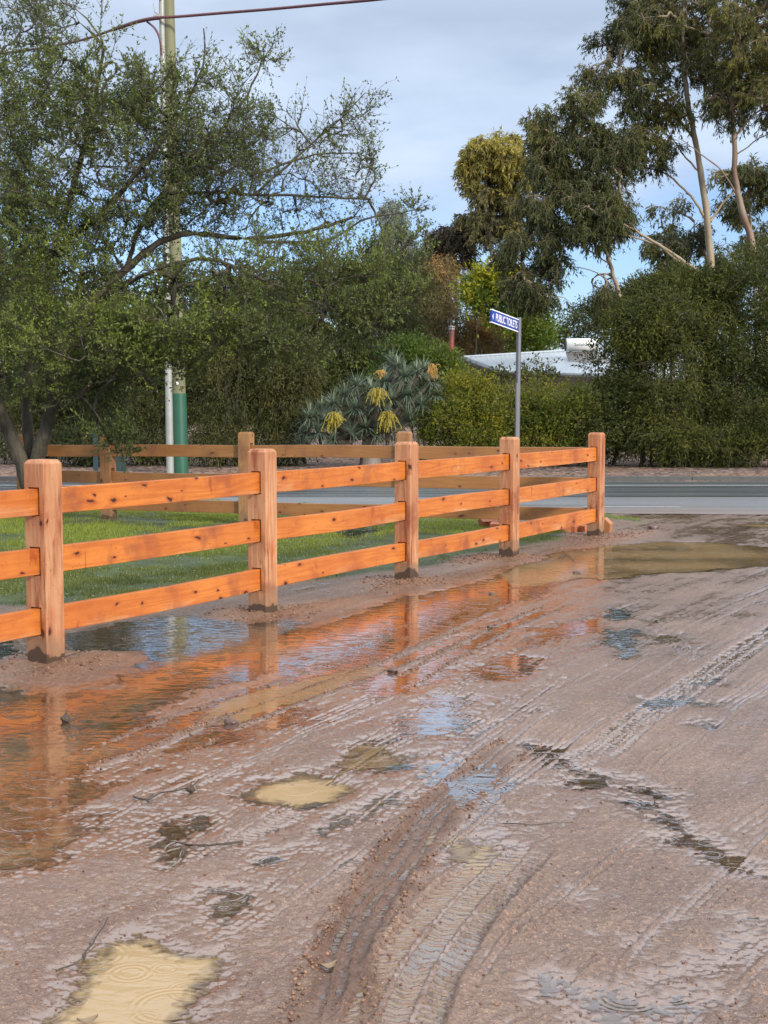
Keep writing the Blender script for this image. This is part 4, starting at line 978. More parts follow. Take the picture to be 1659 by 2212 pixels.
# ---- shrubs, hedges and mid-distance trees
def bush(seed, name, label, lobes, nleaf, Lf, Wf, mat, bark=None, cat='shrub', group=None, droop=0.0, up=.2, stems=5, Y=None, shell=.5, twig=0, spray=14, srad=.22, clumpy=17):
    """stems plus leaf sprays through every lobe's volume"""
    T = Tree(seed); r = T.r
    cs = np.array([l[0] for l in lobes]); bx = cs[:, 0].mean(); by = cs[:, 1].mean()
    base = np.array([bx, by, 0.05])
    for i in range(max(stems, 1)):
        l = lobes[r.integers(len(lobes))]; e = l[0] + r.normal(0, .35, 3) * l[1]
        b0 = np.array([e[0] * .5 + bx * .5 + r.normal(0, .15), by + r.normal(0, .15), 0.0]); md = (b0 + e) / 2 + r.normal(0, .12, 3)
        T.mb.tube(densify([b0, md, e], 4), np.linspace(.045, .012, 9), 6)
    if clumpy:
        sub = []
        for l in lobes:
            nsub = clumpy
            for q in range(nsub):
                d = r.normal(0, 1, 3); d[1] -= .3; d /= np.linalg.norm(d)
                rr = r.uniform(.20, .46)
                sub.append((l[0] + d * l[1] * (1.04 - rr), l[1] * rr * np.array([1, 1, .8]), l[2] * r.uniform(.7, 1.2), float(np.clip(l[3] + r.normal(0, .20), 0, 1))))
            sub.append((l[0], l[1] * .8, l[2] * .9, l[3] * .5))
        lobes = sub
    w = np.array([l[2] * np.prod(l[1]) ** .67 for l in lobes]); w /= w.sum()
    ns = max(int(nleaf / spray), 1)
    li = r.choice(len(lobes), ns, p=w)
    d = r.normal(0, 1, (ns, 3)); d /= np.linalg.norm(d, axis=1)[:, None]
    lc = np.array([lobes[i][0] for i in li]); lr = np.array([lobes[i][1] for i in li]); lt = np.array([lobes[i][3] for i in li])
    rad = r.random(ns) ** (shell * .6)
    bumpy = 1 + .16 * vnoise(d[:, 0] * 3.3 + li * 7.7, d[:, 2] * 3.3 + d[:, 1] * 2, seed)
    P = lc + d * lr * (rad * bumpy)[:, None]
    P[:, 2] = np.maximum(P[:, 2], .12 + .1 * r.random(ns))
    outd = d + r.normal(0, .5, (ns, 3)); outd[:, 2] += up - droop; outd /= np.linalg.norm(outd, axis=1)[:, None]
    ct = np.clip(lt + r.normal(0, .14, ns) + .22 * vnoise(P[:, 0] * 1.5, P[:, 2] * 1.5, seed + 3), 0, 1)
    if twig:
        m = r.random(ns) < twig; q = P[m]; od = outd[m]; n = len(q)
        a = q - od * srad; b = q + od * srad * 1.5 + np.array([0, 0, -1]) * droop * srad
        sdv = np.cross(od, np.array([0, 1., 0])); sdv /= np.linalg.norm(sdv, axis=1)[:, None] + 1e-6
        V = np.stack([a + sdv * .006, a - sdv * .006, b - sdv * .002, b + sdv * .002], 1).reshape(-1, 3)
        T.mb.add(V, np.arange(n * 4).reshape(-1, 4))
    idx = np.repeat(np.arange(ns), spray); M = len(idx)
    t_ = r.uniform(-.6, 1.2, M)[:, None]
    p = P[idx] + outd[idx] * t_ * srad + r.normal(0, .3 * srad, (M, 3))
    p[:, 2] = np.maximum(p[:, 2], .08)
    ld = outd[idx] * .7 + r.normal(0, .6, (M, 3)); ld[:, 2] += up - droop * 1.4
    ld /= np.linalg.norm(ld, axis=1)[:, None]
    T.emit(p, ld, Lf * r.uniform(.6, 1.4, M), Wf * r.uniform(.7, 1.3, M), np.clip(ct[idx] + r.normal(0, .06, M), 0, 1))
    return T.finish(name, label, cat, bark or M_bark_dark, mat, tuple(base), group, tname='stems', cname='foliage')

HG = 'hedge shrubs across the road'
# right-hand hedge
bush(41, 'hedge_shrub', 'tall dark wispy shrub behind the road straight above the right fence end', [LB(1310, 900, 33, 110, 95, 1.2, 1, .25), LB(1370, 730, 33, 70, 75, 1.0, 1, .35), LB(1260, 930, 32.5, 90, 70, 1.0, 1, .3)], 38000, .10, .030, ML_hedge, group=HG, droop=.15, twig=.15)
bush(42, 'hedge_shrub', 'tall weeping olive shrub in the middle of the right-hand hedge', [LB(1430, 830, 32.8, 110, 150, 1.2, 1, .5), LB(1440, 690, 33, 100, 80, 1.0, 1, .5), LB(1430, 950, 32.3, 120, 62, .9, 1, .4)], 46000, .11, .024, ML_hedge, group=HG, droop=.4, twig=.3)
bush(43, 'hedge_shrub', 'darkest tall shrub of the hedge at the right edge of the photo', [LB(1590, 820, 33, 120, 170, 1.3, 1, .15), LB(1610, 640, 33, 95, 90, 1.1, 1, .2), LB(1560, 720, 33.2, 80, 90, 1.0, 1, .3), LB(1690, 780, 33.5, 90, 200, 1.2, 1, .15), LB(1640, 570, 34, 60, 50, .8, .8, .2), LB(1575, 620, 33.6, 35, 45, .6, .6, .3)], 52000, .10, .030, ML_hedge, group=HG, droop=.15, twig=.15)
bush(44, 'hedge_shrub', 'low yellow-green shrub at the hedge foot near the right edge', [LB(1560, 960, 32, 110, 55, .8, 1, .55), LB(1650, 930, 32, 80, 85, .9, 1, .45)], 22000, .10, .020, ML_hedge, group=HG, droop=.3, twig=.25)
bush(45, 'hedge_shrub', 'olive shrub topping the hedge under the tallest gum trunk', [LB(1500, 640, 34, 75, 55, 1.0, 1, .35), LB(1410, 640, 34, 65, 40, .9, 1, .4), LB(1370, 660, 34.5, 40, 30, .8, 1, .5), LB(1460, 600, 35, 40, 25, .6, .4, .3)], 20000, .11, .032, ML_hedge, group=HG, droop=.1, twig=.15)
bush(46, 'hedge_shrub', 'yellow-flecked rounded shrub right of the dragon tree behind the sign post', [LB(1060, 895, 32.3, 95, 75, 1.0, 1, .55), LB(960, 920, 32, 60, 60, .8, 1, .4), LB(1040, 960, 32, 120, 50, .8, 1, .35), LB(1000, 860, 32.6, 60, 55, .8, 1, .5)], 26000, .09, .03, ML_hedge2, group=HG, twig=.15)
bush(47, 'hedge_shrub', 'mid green shrub between the sign post and the tall hedge, under the roof', [LB(1190, 875, 32.6, 90, 66, 1.0, 1, .15), LB(1150, 950, 32.2, 110, 60, .8, 1, .12), LB(1220, 930, 32.6, 90, 70, .8, 1, .12)], 24000, .09, .028, ML_hedge2, group=HG, twig=.2)
bush(48, 'sapling', 'loose sprigs of small-leaved shrub poking up in front of the metal roof', [LB(1130, 815, 34, 75, 22, .5, 1, .3), LB(1170, 790, 34, 30, 28, .3, .5, .3), LB(1290, 775, 34, 45, 40, .5, .8, .25), LB(1070, 815, 34, 40, 18, .4, .5, .3)], 1700, .10, .04, ML_hedge, group=None, spray=7, srad=.12, twig=.8, clumpy=0)
# behind dragon tree
bush(49, 'conifer_shrub', 'bright green feathery shrub arching behind the dragon tree', [LB(870, 760, 36, 60, 35, .8, 1, .3), LB(930, 775, 35.5, 60, 30, .7, 1, .45), LB(975, 805, 35, 32, 20, .6, 1, .55), LB(900, 830, 36, 110, 60, .7, 1, .2)], 16000, .10, .03, ML_bright, twig=.1)
bush(50, 'wattle_tree', 'yellow-flowering green wattle behind the sign and house', [LB(1075, 610, 56, 55, 35, 1.4, 1.4, .85), LB(1100, 665, 56.5, 85, 60, 1.4, 1.4, .3), LB(1150, 715, 57.5, 60, 50, 1.4, 1.2, .03), LB(1030, 640, 56, 40, 50, 1.2, 1, .45), LB(1120, 745, 63, 90, 50, 1.3, 1, .1)], 26000, .17, .07, ML_wattle, cat='tree', twig=.05, srad=.35, stems=5)
bush(51, 'rusty_tree', 'orange-tipped bushy tree left of the wattle, above the flue', [LB(925, 640, 60, 60, 60, 1.6, 1.3, .35), LB(950, 590, 60, 50, 38, 1.2, 1, .85), LB(960, 680, 59, 50, 45, 1.3, 1, .3), LB(890, 700, 60, 60, 60, 1.4, 1, .2), LB(930, 740, 59, 100, 45, 1.2, 1, .4)], 26000, .2, .04, ML_rust, cat='tree', group=None, droop=.5, srad=.35, twig=.1)
bush(52, 'rusty_tree', 'russet rounded tree directly behind the blue sign', [LB(1050, 705, 60, 50, 38, 1.1, 1, .75), LB(1000, 740, 60, 55, 30, 1.0, 1, .5), LB(1040, 745, 60, 70, 25, 1.0, 1, .35)], 13000, .18, .035, ML_rust, cat='tree', group=None, droop=.5, srad=.3, twig=.1)
bush(53, 'olive_tree', 'dim olive weeping tree behind the drooping branches at picture centre', [LB(830, 720, 44, 90, 110, 1.5, 1, .3), LB(760, 620, 46, 90, 70, 1.5, 1, .2), LB(870, 600, 50, 70, 60, 1.5, 1, .35), LB(800, 850, 42, 120, 90, 1.2, 1, .2)], 26000, .2, .03, ML_cas, cat='tree', group=None, droop=.8, srad=.35, twig=.1)
# left background
CG = 'weeping casuarina-like shrubs across the road'
cas = [(60, 800, 34, 130, 210, 'dark weeping shrub behind the forked trunk at the left edge', .2), (200, 850, 33, 95, 150, 'dark weeping shrub seen between the forked trunk and the two poles', .1), (330, 830, 33.5, 90, 180, 'dark shrub directly behind the pale post and green pole sleeve', .25), (480, 830, 33, 90, 170, 'brown-tinged weeping shrub just right of the green pole sleeve', .55), (610, 810, 33.5, 85, 170, 'dark weeping shrub just left of the dragon tree', .35)]
for k, (x, y, Yd, rx, ry, lab, ti) in enumerate(cas):
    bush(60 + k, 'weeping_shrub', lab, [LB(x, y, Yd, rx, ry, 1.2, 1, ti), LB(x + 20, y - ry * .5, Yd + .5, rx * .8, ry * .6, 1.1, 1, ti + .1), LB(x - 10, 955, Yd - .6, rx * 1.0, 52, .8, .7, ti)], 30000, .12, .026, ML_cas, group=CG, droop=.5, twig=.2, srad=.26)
bush(70, 'background_tree', 'tall dim green tree behind the left half of the spreading tree', [LB(30, 640, 42, 150, 120, 2, 1, .2), LB(230, 680, 43, 120, 90, 2, 1, .1), LB(-120, 600, 42, 140, 200, 2, 1, .2)], 18000, .2, .06, ML_hedge, cat='tree', group=None, srad=.4)
bush(71, 'background_tree', 'dim tree behind the middle of the spreading tree, right of the pole', [LB(480, 660, 44, 130, 70, 2, 1, .2), LB(640, 640, 45, 130, 75, 2, 1, .25), LB(560, 740, 43, 150, 80, 1.6, 1, .2)], 18000, .2, .05, ML_cas, cat='tree', group=None, droop=.5, srad=.4)
bush(72, 'background_tree', 'dim rounded tree between the dragon tree and the near tree branches', [LB(730, 770, 41, 90, 70, 1.2, 1, .25), LB(690, 850, 40, 80, 80, 1.1, 1, .15)], 16000, .14, .045, ML_hedge, cat='tree', srad=.3)
bush(73, 'background_tree', 'loose dark tree behind the white rooftop tank', [LB(1280, 690, 60, 60, 40, 1.2, 1, .25), LB(1340, 650, 60, 55, 40, 1.2, 1, .3), LB(1230, 725, 60, 45, 28, 1.0, .8, .2), LB(1400, 640, 60, 50, 50, 1.0, .8, .2)], 12000, .18, .05, ML_hedge, cat='tree', droop=.3, srad=.4, twig=.2)
# far belt of bush closing the view
T = Tree(90); r = T.r; n = 3600
xx = r.uniform(-75, 75, n); yy = r.uniform(85, 100, n); zz = r.uniform(0, 1, n) ** 1.3 * (4.3 + 1.2 * vnoise(xx * .12, xx * 0, 3))
idx = np.repeat(np.arange(n), 16); M = len(idx)
p = np.stack([xx[idx], yy[idx], zz[idx]], 1) + r.normal(0, .5, (M, 3)); p[:, 2] = np.maximum(p[:, 2], .3)
ld = r.normal(0, 1, (M, 3)); ld /= np.linalg.norm(ld, axis=1)[:, None]
T.emit(p, ld, r.uniform(.3, .8, M), r.uniform(.15, .35, M), np.clip(.3 + .5 * vnoise(xx * .3, zz * .5, 5)[idx] + r.normal(0, .1, M), 0, 1))
Vb = T.lf[0][0]
bw = mesh_np('distant_bushland', Vb, np.arange(len(Vb)).reshape(-1, 4), ML_hedge2, None, {'clump': ('FACE', T.lf[0][1]), 'leafv': ('FACE', T.lf[0][2])})
tag(bw, 'distant belt of low bushland beyond the house and hedge', 'bushland', kind='stuff')

# ---- dragon tree (blue-green rosettes with yellow panicles)
M_drag = leaf_mat('dragon_tree_leaves', (.075, .105, .075), (.24, .29, .19), (.14, .18, .13), .15, .35, .35)
M_flower = plain('yellow_panicle', (.36, .29, .035), .6, 0, 30, .3, .2)
M_flowerb = plain('orange_panicle', (.42, .24, .06), .6, 0, 30, .3, .2)
base = np.array([*W(800, 900, 32.2)[:2], 0.05])
droot = empty('dragon_tree', tuple(base)); tag(droot, 'spiky blue-green dragon tree with drooping yellow flower clusters across the road', 'tree')
r = np.random.default_rng(5)
heads = [(900, 800, .0), (860, 790, .2), (930, 820, .2), (880, 850, -.3), (910, 870, -.3), (830, 820, .1), (800, 840, -.2), (770, 830, .1), (745, 850, 0), (720, 870, -.1), (695, 880, 0), (670, 900, -.2), (660, 930, -.3), (690, 930, -.5), (730, 915, -.5), (770, 880, -.4), (790, 920, -.5), (835, 905, -.6), (760, 930, -.5), (845, 860, -.4), (885, 905, -.4), (815, 870, -.5), (700, 905, -.4), (850, 780, .5), (915, 795, .5), (875, 810, -.1), (940, 850, 0), (815, 935, -.5), (720, 945, -.5), (650, 960, -.3)]
mbT = MB(); VV = []; CL = []; RV = []
mbT.tube(densify([base, base + np.array([0, 0, .5]), base + np.array([.1, 0, 1.1])], 3), np.linspace(.28, .16, 7), 10)
for hx, hy, dy in heads:
    c = W(hx, hy, 32.2 + dy); c[2] -= .05
    mbT.tube(densify([base + np.array([0, 0, .9]) + r.normal(0, .05, 3), (base + np.array([0, 0, .9])) * .4 + c * .6 + np.array([0, 0, -.15]), c], 3), np.linspace(.09, .05, 7), 6)
    nb = 150
    th = r.uniform(0, 2 * math.pi, nb); el = np.arcsin(r.uniform(-.35, 1, nb))
    d = np.stack([np.cos(th) * np.cos(el), np.sin(th) * np.cos(el), np.sin(el)], 1)
    L = r.uniform(.32, .58, nb) * r.uniform(.8, 1.2); wd = .022
    side = np.cross(d, [0, 0, 1.]); side /= np.linalg.norm(side, axis=1)[:, None] + 1e-6
    seg = 4; prev = None; droopf = r.uniform(.05, .5, nb)
    pts = []
    for k in range(seg + 1):
        q = k / seg
        pts.append(c + d * (L * q)[:, None] + np.array([0, 0, -1.]) * (L * droopf * q * q)[:, None])
    tn = r.uniform(0, 1, nb)
    for k in range(seg):
        w0 = wd * (1 - (k / seg) ** 2) * .5 + .001; w1 = wd * (1 - ((k + 1) / seg) ** 2) * .5 + .001
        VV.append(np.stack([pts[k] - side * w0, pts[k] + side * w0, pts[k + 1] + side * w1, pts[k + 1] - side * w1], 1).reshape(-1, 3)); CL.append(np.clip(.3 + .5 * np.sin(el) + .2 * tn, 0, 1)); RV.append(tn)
mbT.v = [v - base for v in mbT.v]; mbT.build('trunk', M_bark_grey, droot, smooth=True)
V = np.vstack(VV) - base
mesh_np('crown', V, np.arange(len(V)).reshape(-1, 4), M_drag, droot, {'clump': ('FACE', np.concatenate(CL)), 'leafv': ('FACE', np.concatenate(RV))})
for fx, fy, n, sz, mt in ((815, 848, 44, .24, M_flower), (722, 900, 46, .26, M_flower), (838, 900, 46, .28, M_flower), (935, 794, 30, .20, M_flowerb), (824, 803, 16, .12, M_flowerb)):
    c = W(fx, fy, 31.35); mb = MB(); V = []
    for k in range(n):
        a = r.uniform(0, 2 * math.pi); o = r.uniform(.1, 1.0) * r.uniform(.6, 1.3)
        p1 = c + np.array([math.cos(a) * o * sz * .6, math.sin(a) * o * sz * .5, r.uniform(-.1, .5) * sz]); p2 = c + np.array([math.cos(a) * o * sz * 1.0, math.sin(a) * o * sz * .8, -sz * r.uniform(.1, 1.25)]) + r.normal(0, .04, 3)
        pp = densify([c, p1, p2], 3); mb.tube(pp - base, .007, 4)
        for q in range(9):
            t_ = r.uniform(.3, 1); ps = c * (1 - t_) ** 2 + 2 * p1 * t_ * (1 - t_) + p2 * t_ ** 2 - base + r.normal(0, .012, 3)
            mb.box(ps, (.016, .016, .022), r.uniform(0, 3))
    mb.build('flower_cluster', mt, droot)

# ------------------------------------------------------------------ house across the road
HY = 52
hroot_loc = W(1180, 990, HY); hroot_loc[2] = 0
house = empty('house', (hroot_loc[0], HY, 0)); tag(house, 'low house with pale metal roof, red-brown flue and rooftop water tank behind the hedge', 'house')
t = NT('pale_metal_roof')
pos = t.coord('Object'); sx = t.n('ShaderNodeSeparateXYZ'); t.l(pos, sx.inputs[0])
corr = t.math('SINE', t.math('MULTIPLY', sx.outputs[0], 2 * math.pi / .076 / 2.5))
n = t.noise(pos, 2, 4)
t.bsdf(t.mix(t.map(n, .4, .7, 0, .4), c4(.40, .44, .48), c4(.31, .35, .38)), .45, t.bump(corr, .2, .02), 0, .6); M_roof = t.m
M_trim = plain('roof_trim', (.20, .23, .25), .5); M_wall = plain('rendered_wall', (.30, .26, .21), .8, 0, 3, .2)
M_tank = plain('tank_white', (.72, .72, .70), .35, 0, 4, .2, .05); M_dark = plain('dark_panel', (.02, .02, .025), .2)
def HP(x, y, Y): return W(x, y, Y) - np.array([hroot_loc[0], HY, 0])
mb = MB()
ridL = HP(962, 770, 55); ridR = HP(1500, 742, 55); eaL = HP(1075, 800, 50); eaR = HP(1500, 818, 49.5)
hipL = HP(1000, 773, 54.9)
th = np.array([0, 0, -.05])
def slab(mb, q, th):
    q = np.array(q); mb.add(np.vstack([q, q + th]), [[0, 1, 2, 3], [7, 6, 5, 4], [0, 4, 5, 1], [1, 5, 6, 2], [2, 6, 7, 3], [3, 7, 4, 0]])
slab(mb, [hipL, eaL, eaR, ridR], th); slab(mb, [hipL + np.array([0, .02, -.002]), ridR + np.array([0, .02, -.002]), ridR + np.array([0, 4, -1.4]), hipL + np.array([0, 4, -1.4])], th)
slab(mb, [ridL + np.array([0, .1, -.01]), hipL + np.array([-.02, .1, -.01]), hipL + np.array([-.02, 3, -1]), ridL + np.array([0, 3, -1])], th)
roof = mb.build('roof', M_roof, house)
mb = MB(); mb.tube([hipL + np.array([0, 0, .03]), ridR + np.array([0, 0, .03])], .06, 6); mb.build('ridge_cap', M_roof, roof)
mb = MB(); mb.tube([hipL + np.array([-.05, 0, .0]), eaL + np.array([-.05, 0, 0])], .09, 6); mb.tube([eaL + np.array([0, -.06, -.05]), eaR + np.array([0, -.06, -.05])], .07, 6); mb.build('gutter', M_trim, roof)
mb = MB(); wz = float(eaR[2]) - .12
zc = wz / 2
mb.box(((eaL[0] + eaR[0]) / 2 + .3, .6, zc), (float(eaR[0] - eaL[0]) - .6, 4.0, wz)); mb.build('wall', M_wall, house)
m_win = plain('window_glass', (.03, .035, .04), .1)
for k in range(3):
    mb = MB(); mb.box((eaL[0] + 1.5 + k * 2.4, -1.42, 1.5), (1.2, .04, 1.0)); mb.build('window', m_win, house)
fl = HP(975, 775, 54.6); ft = HP(976, 712, 54.6)
mb = MB(); mb.tube([fl + np.array([0, 0, -.4]), ft], .10, 14)
t = NT('rusty_flue'); n = t.noise(t.coord('Object', (3, 3, .8)), 2.5, 4)
t.bsdf(t.mix(t.map(n, .4, .6), c4(.12, .045, .04), c4(.33, .06, .035)), .5); flue = mb.build('flue', t.m, house, smooth=True)
mb = MB(); mb.tube([ft + np.array([0, 0, .0]), ft + np.array([0, 0, .05])], .13, 14); mb.tube([ft + np.array([0, 0, .09]), ft + np.array([0, 0, .13])], .14, 14); mb.tube([ft, ft + np.array([0, 0, .12])], .07, 10); mb.build('flue_cap', plain('flue_cap_metal', (.35, .33, .32), .4, .5), flue)
ta = HP(1222, 745, 52.6); tb = HP(1292, 745, 52.6)
mb = MB(); e = .0
mb.tube([ta + np.array([0, 0, 0]), ta + np.array([.02, 0, 0]), tb - np.array([.02, 0, 0]), tb], [.21, .245, .245, .21], 20); tank = mb.build('water_tank', M_tank, house, smooth=False)
for p in tank.data.polygons: p.use_smooth = abs(p.normal.x) < .5
mb = MB(); mb.tube([ta + np.array([-.03, 0, 0]), ta + np.array([-.002, 0, 0])], [.235, .235], 20); mb.build('end_cap', plain('tank_end_black', (.03, .03, .03), .5), tank)
mb = MB(); slab(mb, [HP(1222, 760, 52.6), HP(1232, 785, 51.6), HP(1330, 782, 51.6), HP(1292, 759, 52.6)], np.array([0, 0, -.06])); mb.build('solar_panel', plain('solar_collector', (.16, .15, .145), .3), house)
for f in (.15, .85):
    mb = MB(); q = ta * (1 - f) + tb * f; mb.box(q + np.array([0, 0, -.26]), (.05, .3, .12)); mb.build('tank_bracket', M_trim, tank)

def text_obj(name, s, size, mat, parent, loc, rot, sx=1.0, off=0.0, ext=.001):
    cu = bpy.data.curves.new(name, 'FONT'); cu.body = s; cu.size = size; cu.align_x = 'CENTER'; cu.align_y = 'CENTER'; cu.extrude = ext; cu.offset = off
    tmp = bpy.data.objects.new(name + '_tmp', cu); COL.objects.link(tmp)
    bpy.context.view_layer.update()
    me = bpy.data.meshes.new_from_object(tmp.evaluated_get(bpy.context.evaluated_depsgraph_get()))
    bpy.data.objects.remove(tmp)
    me.name = name; me.materials.clear(); me.materials.append(mat)
    o = bpy.data.objects.new(name, me); COL.objects.link(o); o.parent = parent; o.location = loc; o.rotation_euler = rot; o.scale = (sx, 1, 1)
    return o
M_blk = plain('lettering_black', (.03, .03, .03), .5); M_white = plain('sign_white', (.80, .80, .80), .4, 0, 5, .05, 0); 
text_obj('lettering', 'Solahart', .17, M_blk, tank, tuple((ta + tb) / 2 + np.array([.0, -.2475, .0])), (math.pi / 2, 0, 0), 1.15)

# ------------------------------------------------------------------ poles, cable
t = NT('pole_timber')
v = t.coord('Object', (9, 9, .7)); n1 = t.noise(v, 1.5, 5, .6)
t.bsdf(t.mix(n1, c4(.10, .11, .055), c4(.25, .235, .14)), .8, t.bump(n1, .5, .02)); M_pole = t.m
PY = 29.4
pb = W(391, 1028, PY); pb[2] = 0.04; ptop = W(362, -60, PY)
pole = empty('power_pole', (pb[0], pb[1], 0)); tag(pole, 'tall round timber power pole with green painted sleeve at its foot', 'pole')
lp = lambda p: np.asarray(p) - np.array([pb[0], pb[1], 0])
zt = 10.6
def on_pole(z):
    f = (z - pb[2]) / (ptop[2] - pb[2]); return pb + (ptop - pb) * f
zs = np.linspace(-.3, zt, 12)
mb = MB(); mb.tube([lp(on_pole(z)) for z in zs], np.linspace(.150, .120, 12), 20); mb.build('shaft', M_pole, pole, smooth=True)
mb = MB(); gz = W(391, 850, PY)[2]; mb.tube([lp(on_pole(z)) for z in (0, gz)], [.163, .158], 24); mb.build('sleeve', plain('green_sleeve', (.025, .105, .065), .45, 0, 3, .2), pole, smooth=True)
mb = MB(); mb.tube([lp(on_pole(zt - .35) + np.array([-1.1, -.1, 0])), lp(on_pole(zt - .35) + np.array([1.1, -.1, 0]))], .05, 6); mb.build('crossarm', M_pole, pole)
mb = MB(); q = lp(on_pole(W(391, 828, PY)[2]) + np.array([0.0, -.16, 0])); mb.tube([q, q + np.array([0, -.02, 0])], .035, 12); mb.build('number_disc', M_white, pole)
# galvanised steel post alongside
M_galv = plain('galvanised_steel', (.36, .37, .35), .45, .1, 5, .25, .1)
sb = W(368, 1028, PY - .1); sb[2] = .04; st_ = W(348, -60, PY - .1)
spost = empty('steel_post', (sb[0], sb[1], 0)); tag(spost, 'pale grey steel post standing against the left side of the timber power pole', 'pole')
ls = lambda p: np.asarray(p) - np.array([sb[0], sb[1], 0])
def on_s(z):
    f = (z - sb[2]) / (st_[2] - sb[2]); return sb + (st_ - sb) * f
mb = MB(); zz = np.linspace(-.2, 10.3, 10); mb.tube([ls(on_s(z)) for z in zz], np.linspace(.083, .055, 10), 12); mb.build('shaft', M_galv, spost, smooth=True)
zc = W(350, 42, PY)[2]
mb = MB(); q = ls(on_s(zc)); mb.tube([q + np.array([-.02, -.05, .04]), q + np.array([-.13, -.06, .1]), q + np.array([-.15, -.06, .28])], .018, 6); mb.box(q + np.array([-.09, -.06, .0]), (.16, .05, .10)); mb.build('cable_clamp', M_galv, spost)
mb = MB(); q2 = ls(on_s(W(346, 4, PY)[2])); mb.tube([q2 + np.array([0, -.05, 0]), q2 + np.array([-.35, -.3, .08])], .022, 6); mb.build('bracket_arm', M_galv, spost)
M_cable = plain('maroon_cable', (.13, .045, .055), .5, 0, 8, .3)
cpts = [W(-260, 150, 40), W(-80, 125, 36), W(60, 108, 33.5), W(170, 88, 31.5), W(250, 62, 30.2), W(300, 46, 29.5), W(345, 38, PY - .25), W(383, 36, PY - .35), W(480, 28, 28.7), W(580, 20, 28), W(700, 9, 27), W(830, -3, 26), W(1100, -35, 24), W(1500, -100, 21)]
P = densify(cpts, 6); rad = np.full(len(P), .030); rad[(P[:, 0] < W(345, 38, PY)[0]) & (P[:, 0] > W(230, 62, PY)[0])] = .042
o = None; mb = MB(); mb.tube(P, rad, 8); mb2 = MB()
tt = np.arange(len(P)) * 1.3
cab = mb.build('overhead_cable', M_cable, None, smooth=True); tag(cab, 'thick maroon bundled cable slung from the pole across the sky', 'cable')
P2 = densify([W(318, 47, 29.4), W(335, 62, 29.2), W(345, 85, 29.15), W(349, 120, 29.2)], 5)
mb = MB(); mb.tube(P2, .022, 6); tag(mb.build('service_lead', M_cable, None, smooth=True), 'short dark lead curving down from the cable to the steel post', 'cable')

# ------------------------------------------------------------------ street sign
SY = 18.5
spx = W(1121, 700, SY); so = empty('street_sign', (spx[0], SY, 0)); tag(so, 'blue PUBLIC TOILETS finger sign on a grey steel post beyond the fence', 'sign')
M_spost = plain('sign_post_grey', (.17, .17, .20), .45, .3, 6, .2)
ztop = W(1121, 688, SY)[2]
mb = MB(); mb.tube([(-.02, 0, -.2), (0, 0, ztop)], .0325, 16); mb.build('post', M_spost, so, smooth=True)
mb = MB(); mb.tube([(-.028, -.02, .9), (-.026, -.02, ztop - .85)], .018, 8); mb.build('fixing_bracket', M_spost, so)
mb = MB(); mb.tube([(0, 0, ztop), (0, 0, ztop + .012)], [.036, .028], 16); mb.build('cap', M_spost, so)
dirb = np.array([-.44, -.898, 0.0]); BL = .96
tilt = math.radians(4.6)
M_blue = plain('sign_blue', (.012, .035, .26), .35, 0, 4, .1, .0)
bz0 = W(1121, 704, SY)[2]
blade = empty('blade_mount', (0, 0, 0)); bpy.data.objects.remove(blade)
angb = math.atan2(-dirb[1], -dirb[0])      # local +x points from tip to post, text reads along it
bl = MB(); bl.box((0, 0, 0), (BL, .022, .172)); 
bo = bl.build('blade', M_blue, so)
ctr = dirb * (BL / 2 + .045) + np.array([0, 0, bz0 + math.sin(tilt) * (BL / 2)])
bo.location = tuple(ctr); bo.rotation_euler = (0, tilt, angb)
for zz_ in (-.0795, .0795):
    m_ = MB(); m_.box((0, 0, zz_ ), (BL + .002, .0245, .013)); m_.build('border', M_white, bo)
# centre of visible face is local -y
text_obj('lettering', 'PUBLIC TOILETS', .135, M_white, bo, (.045, -.0125, -.004), (math.pi / 2, 0, 0), .79, .0008)
m_ = MB(); m_.add(np.array([[-.458, -.0125, -.002], [-.418, -.0125, -.045], [-.418, -.0125, .041], [-.458, -.0125, -.001]]), [[0, 1, 2, 3]]); m_.build('arrow', M_white, bo)
m_ = MB(); m_.box((BL / 2 + .02, 0, 0), (.06, .03, .12)); m_.build('clamp', M_spost, bo)

# ------------------------------------------------------------------ bricks, stones, twigs, teal stakes
t = NT('red_brick'); n = t.noise(t.coord('Object'), 14, 5)
t.bsdf(t.mix(t.map(n, .35, .7), c4(.42, .13, .05), c4(.27, .075, .035)), .6, t.bump(n, .5, .01)); M_brick = t.m
bm_ = MB()
def brick_mesh():
    m = MB(); m.box((0, 0, 0), (.23, .11, .076)); o = m.build('brick', M_brick); bevel(o, .006); return o
r = np.random.default_rng(12)
B0 = brick_mesh(); first = True
spots = [(1055, 1143, 0, .4, .5), (1068, 1140, .075, .1, .0), (1080, 1147, 0, -.3, .2), (1135, 1152, 0, .3, 0), (1150, 1149, 0, 1.2, .1), (1168, 1151, 0, .1, 0), (1186, 1150, 0, .7, .1), (1204, 1149, 0, 1.5, 0), (1222, 1151, 0, .2, 0), (1228, 1147, .076, .5, .1), (1240, 1150, 0, 1.1, 0), (1256, 1148, 0, .0, 0), (1262, 1146, .076, .9, .3), (1274, 1151, 0, .5, 0), (1212, 1146, .076, 1.2, 0), (1176, 1140, .0, .3, 0)]
blab = ['red brick lying flat at the left end of the small heap behind the fence', 'red brick propped on top of the left small heap', 'red brick at the right of the left small heap']
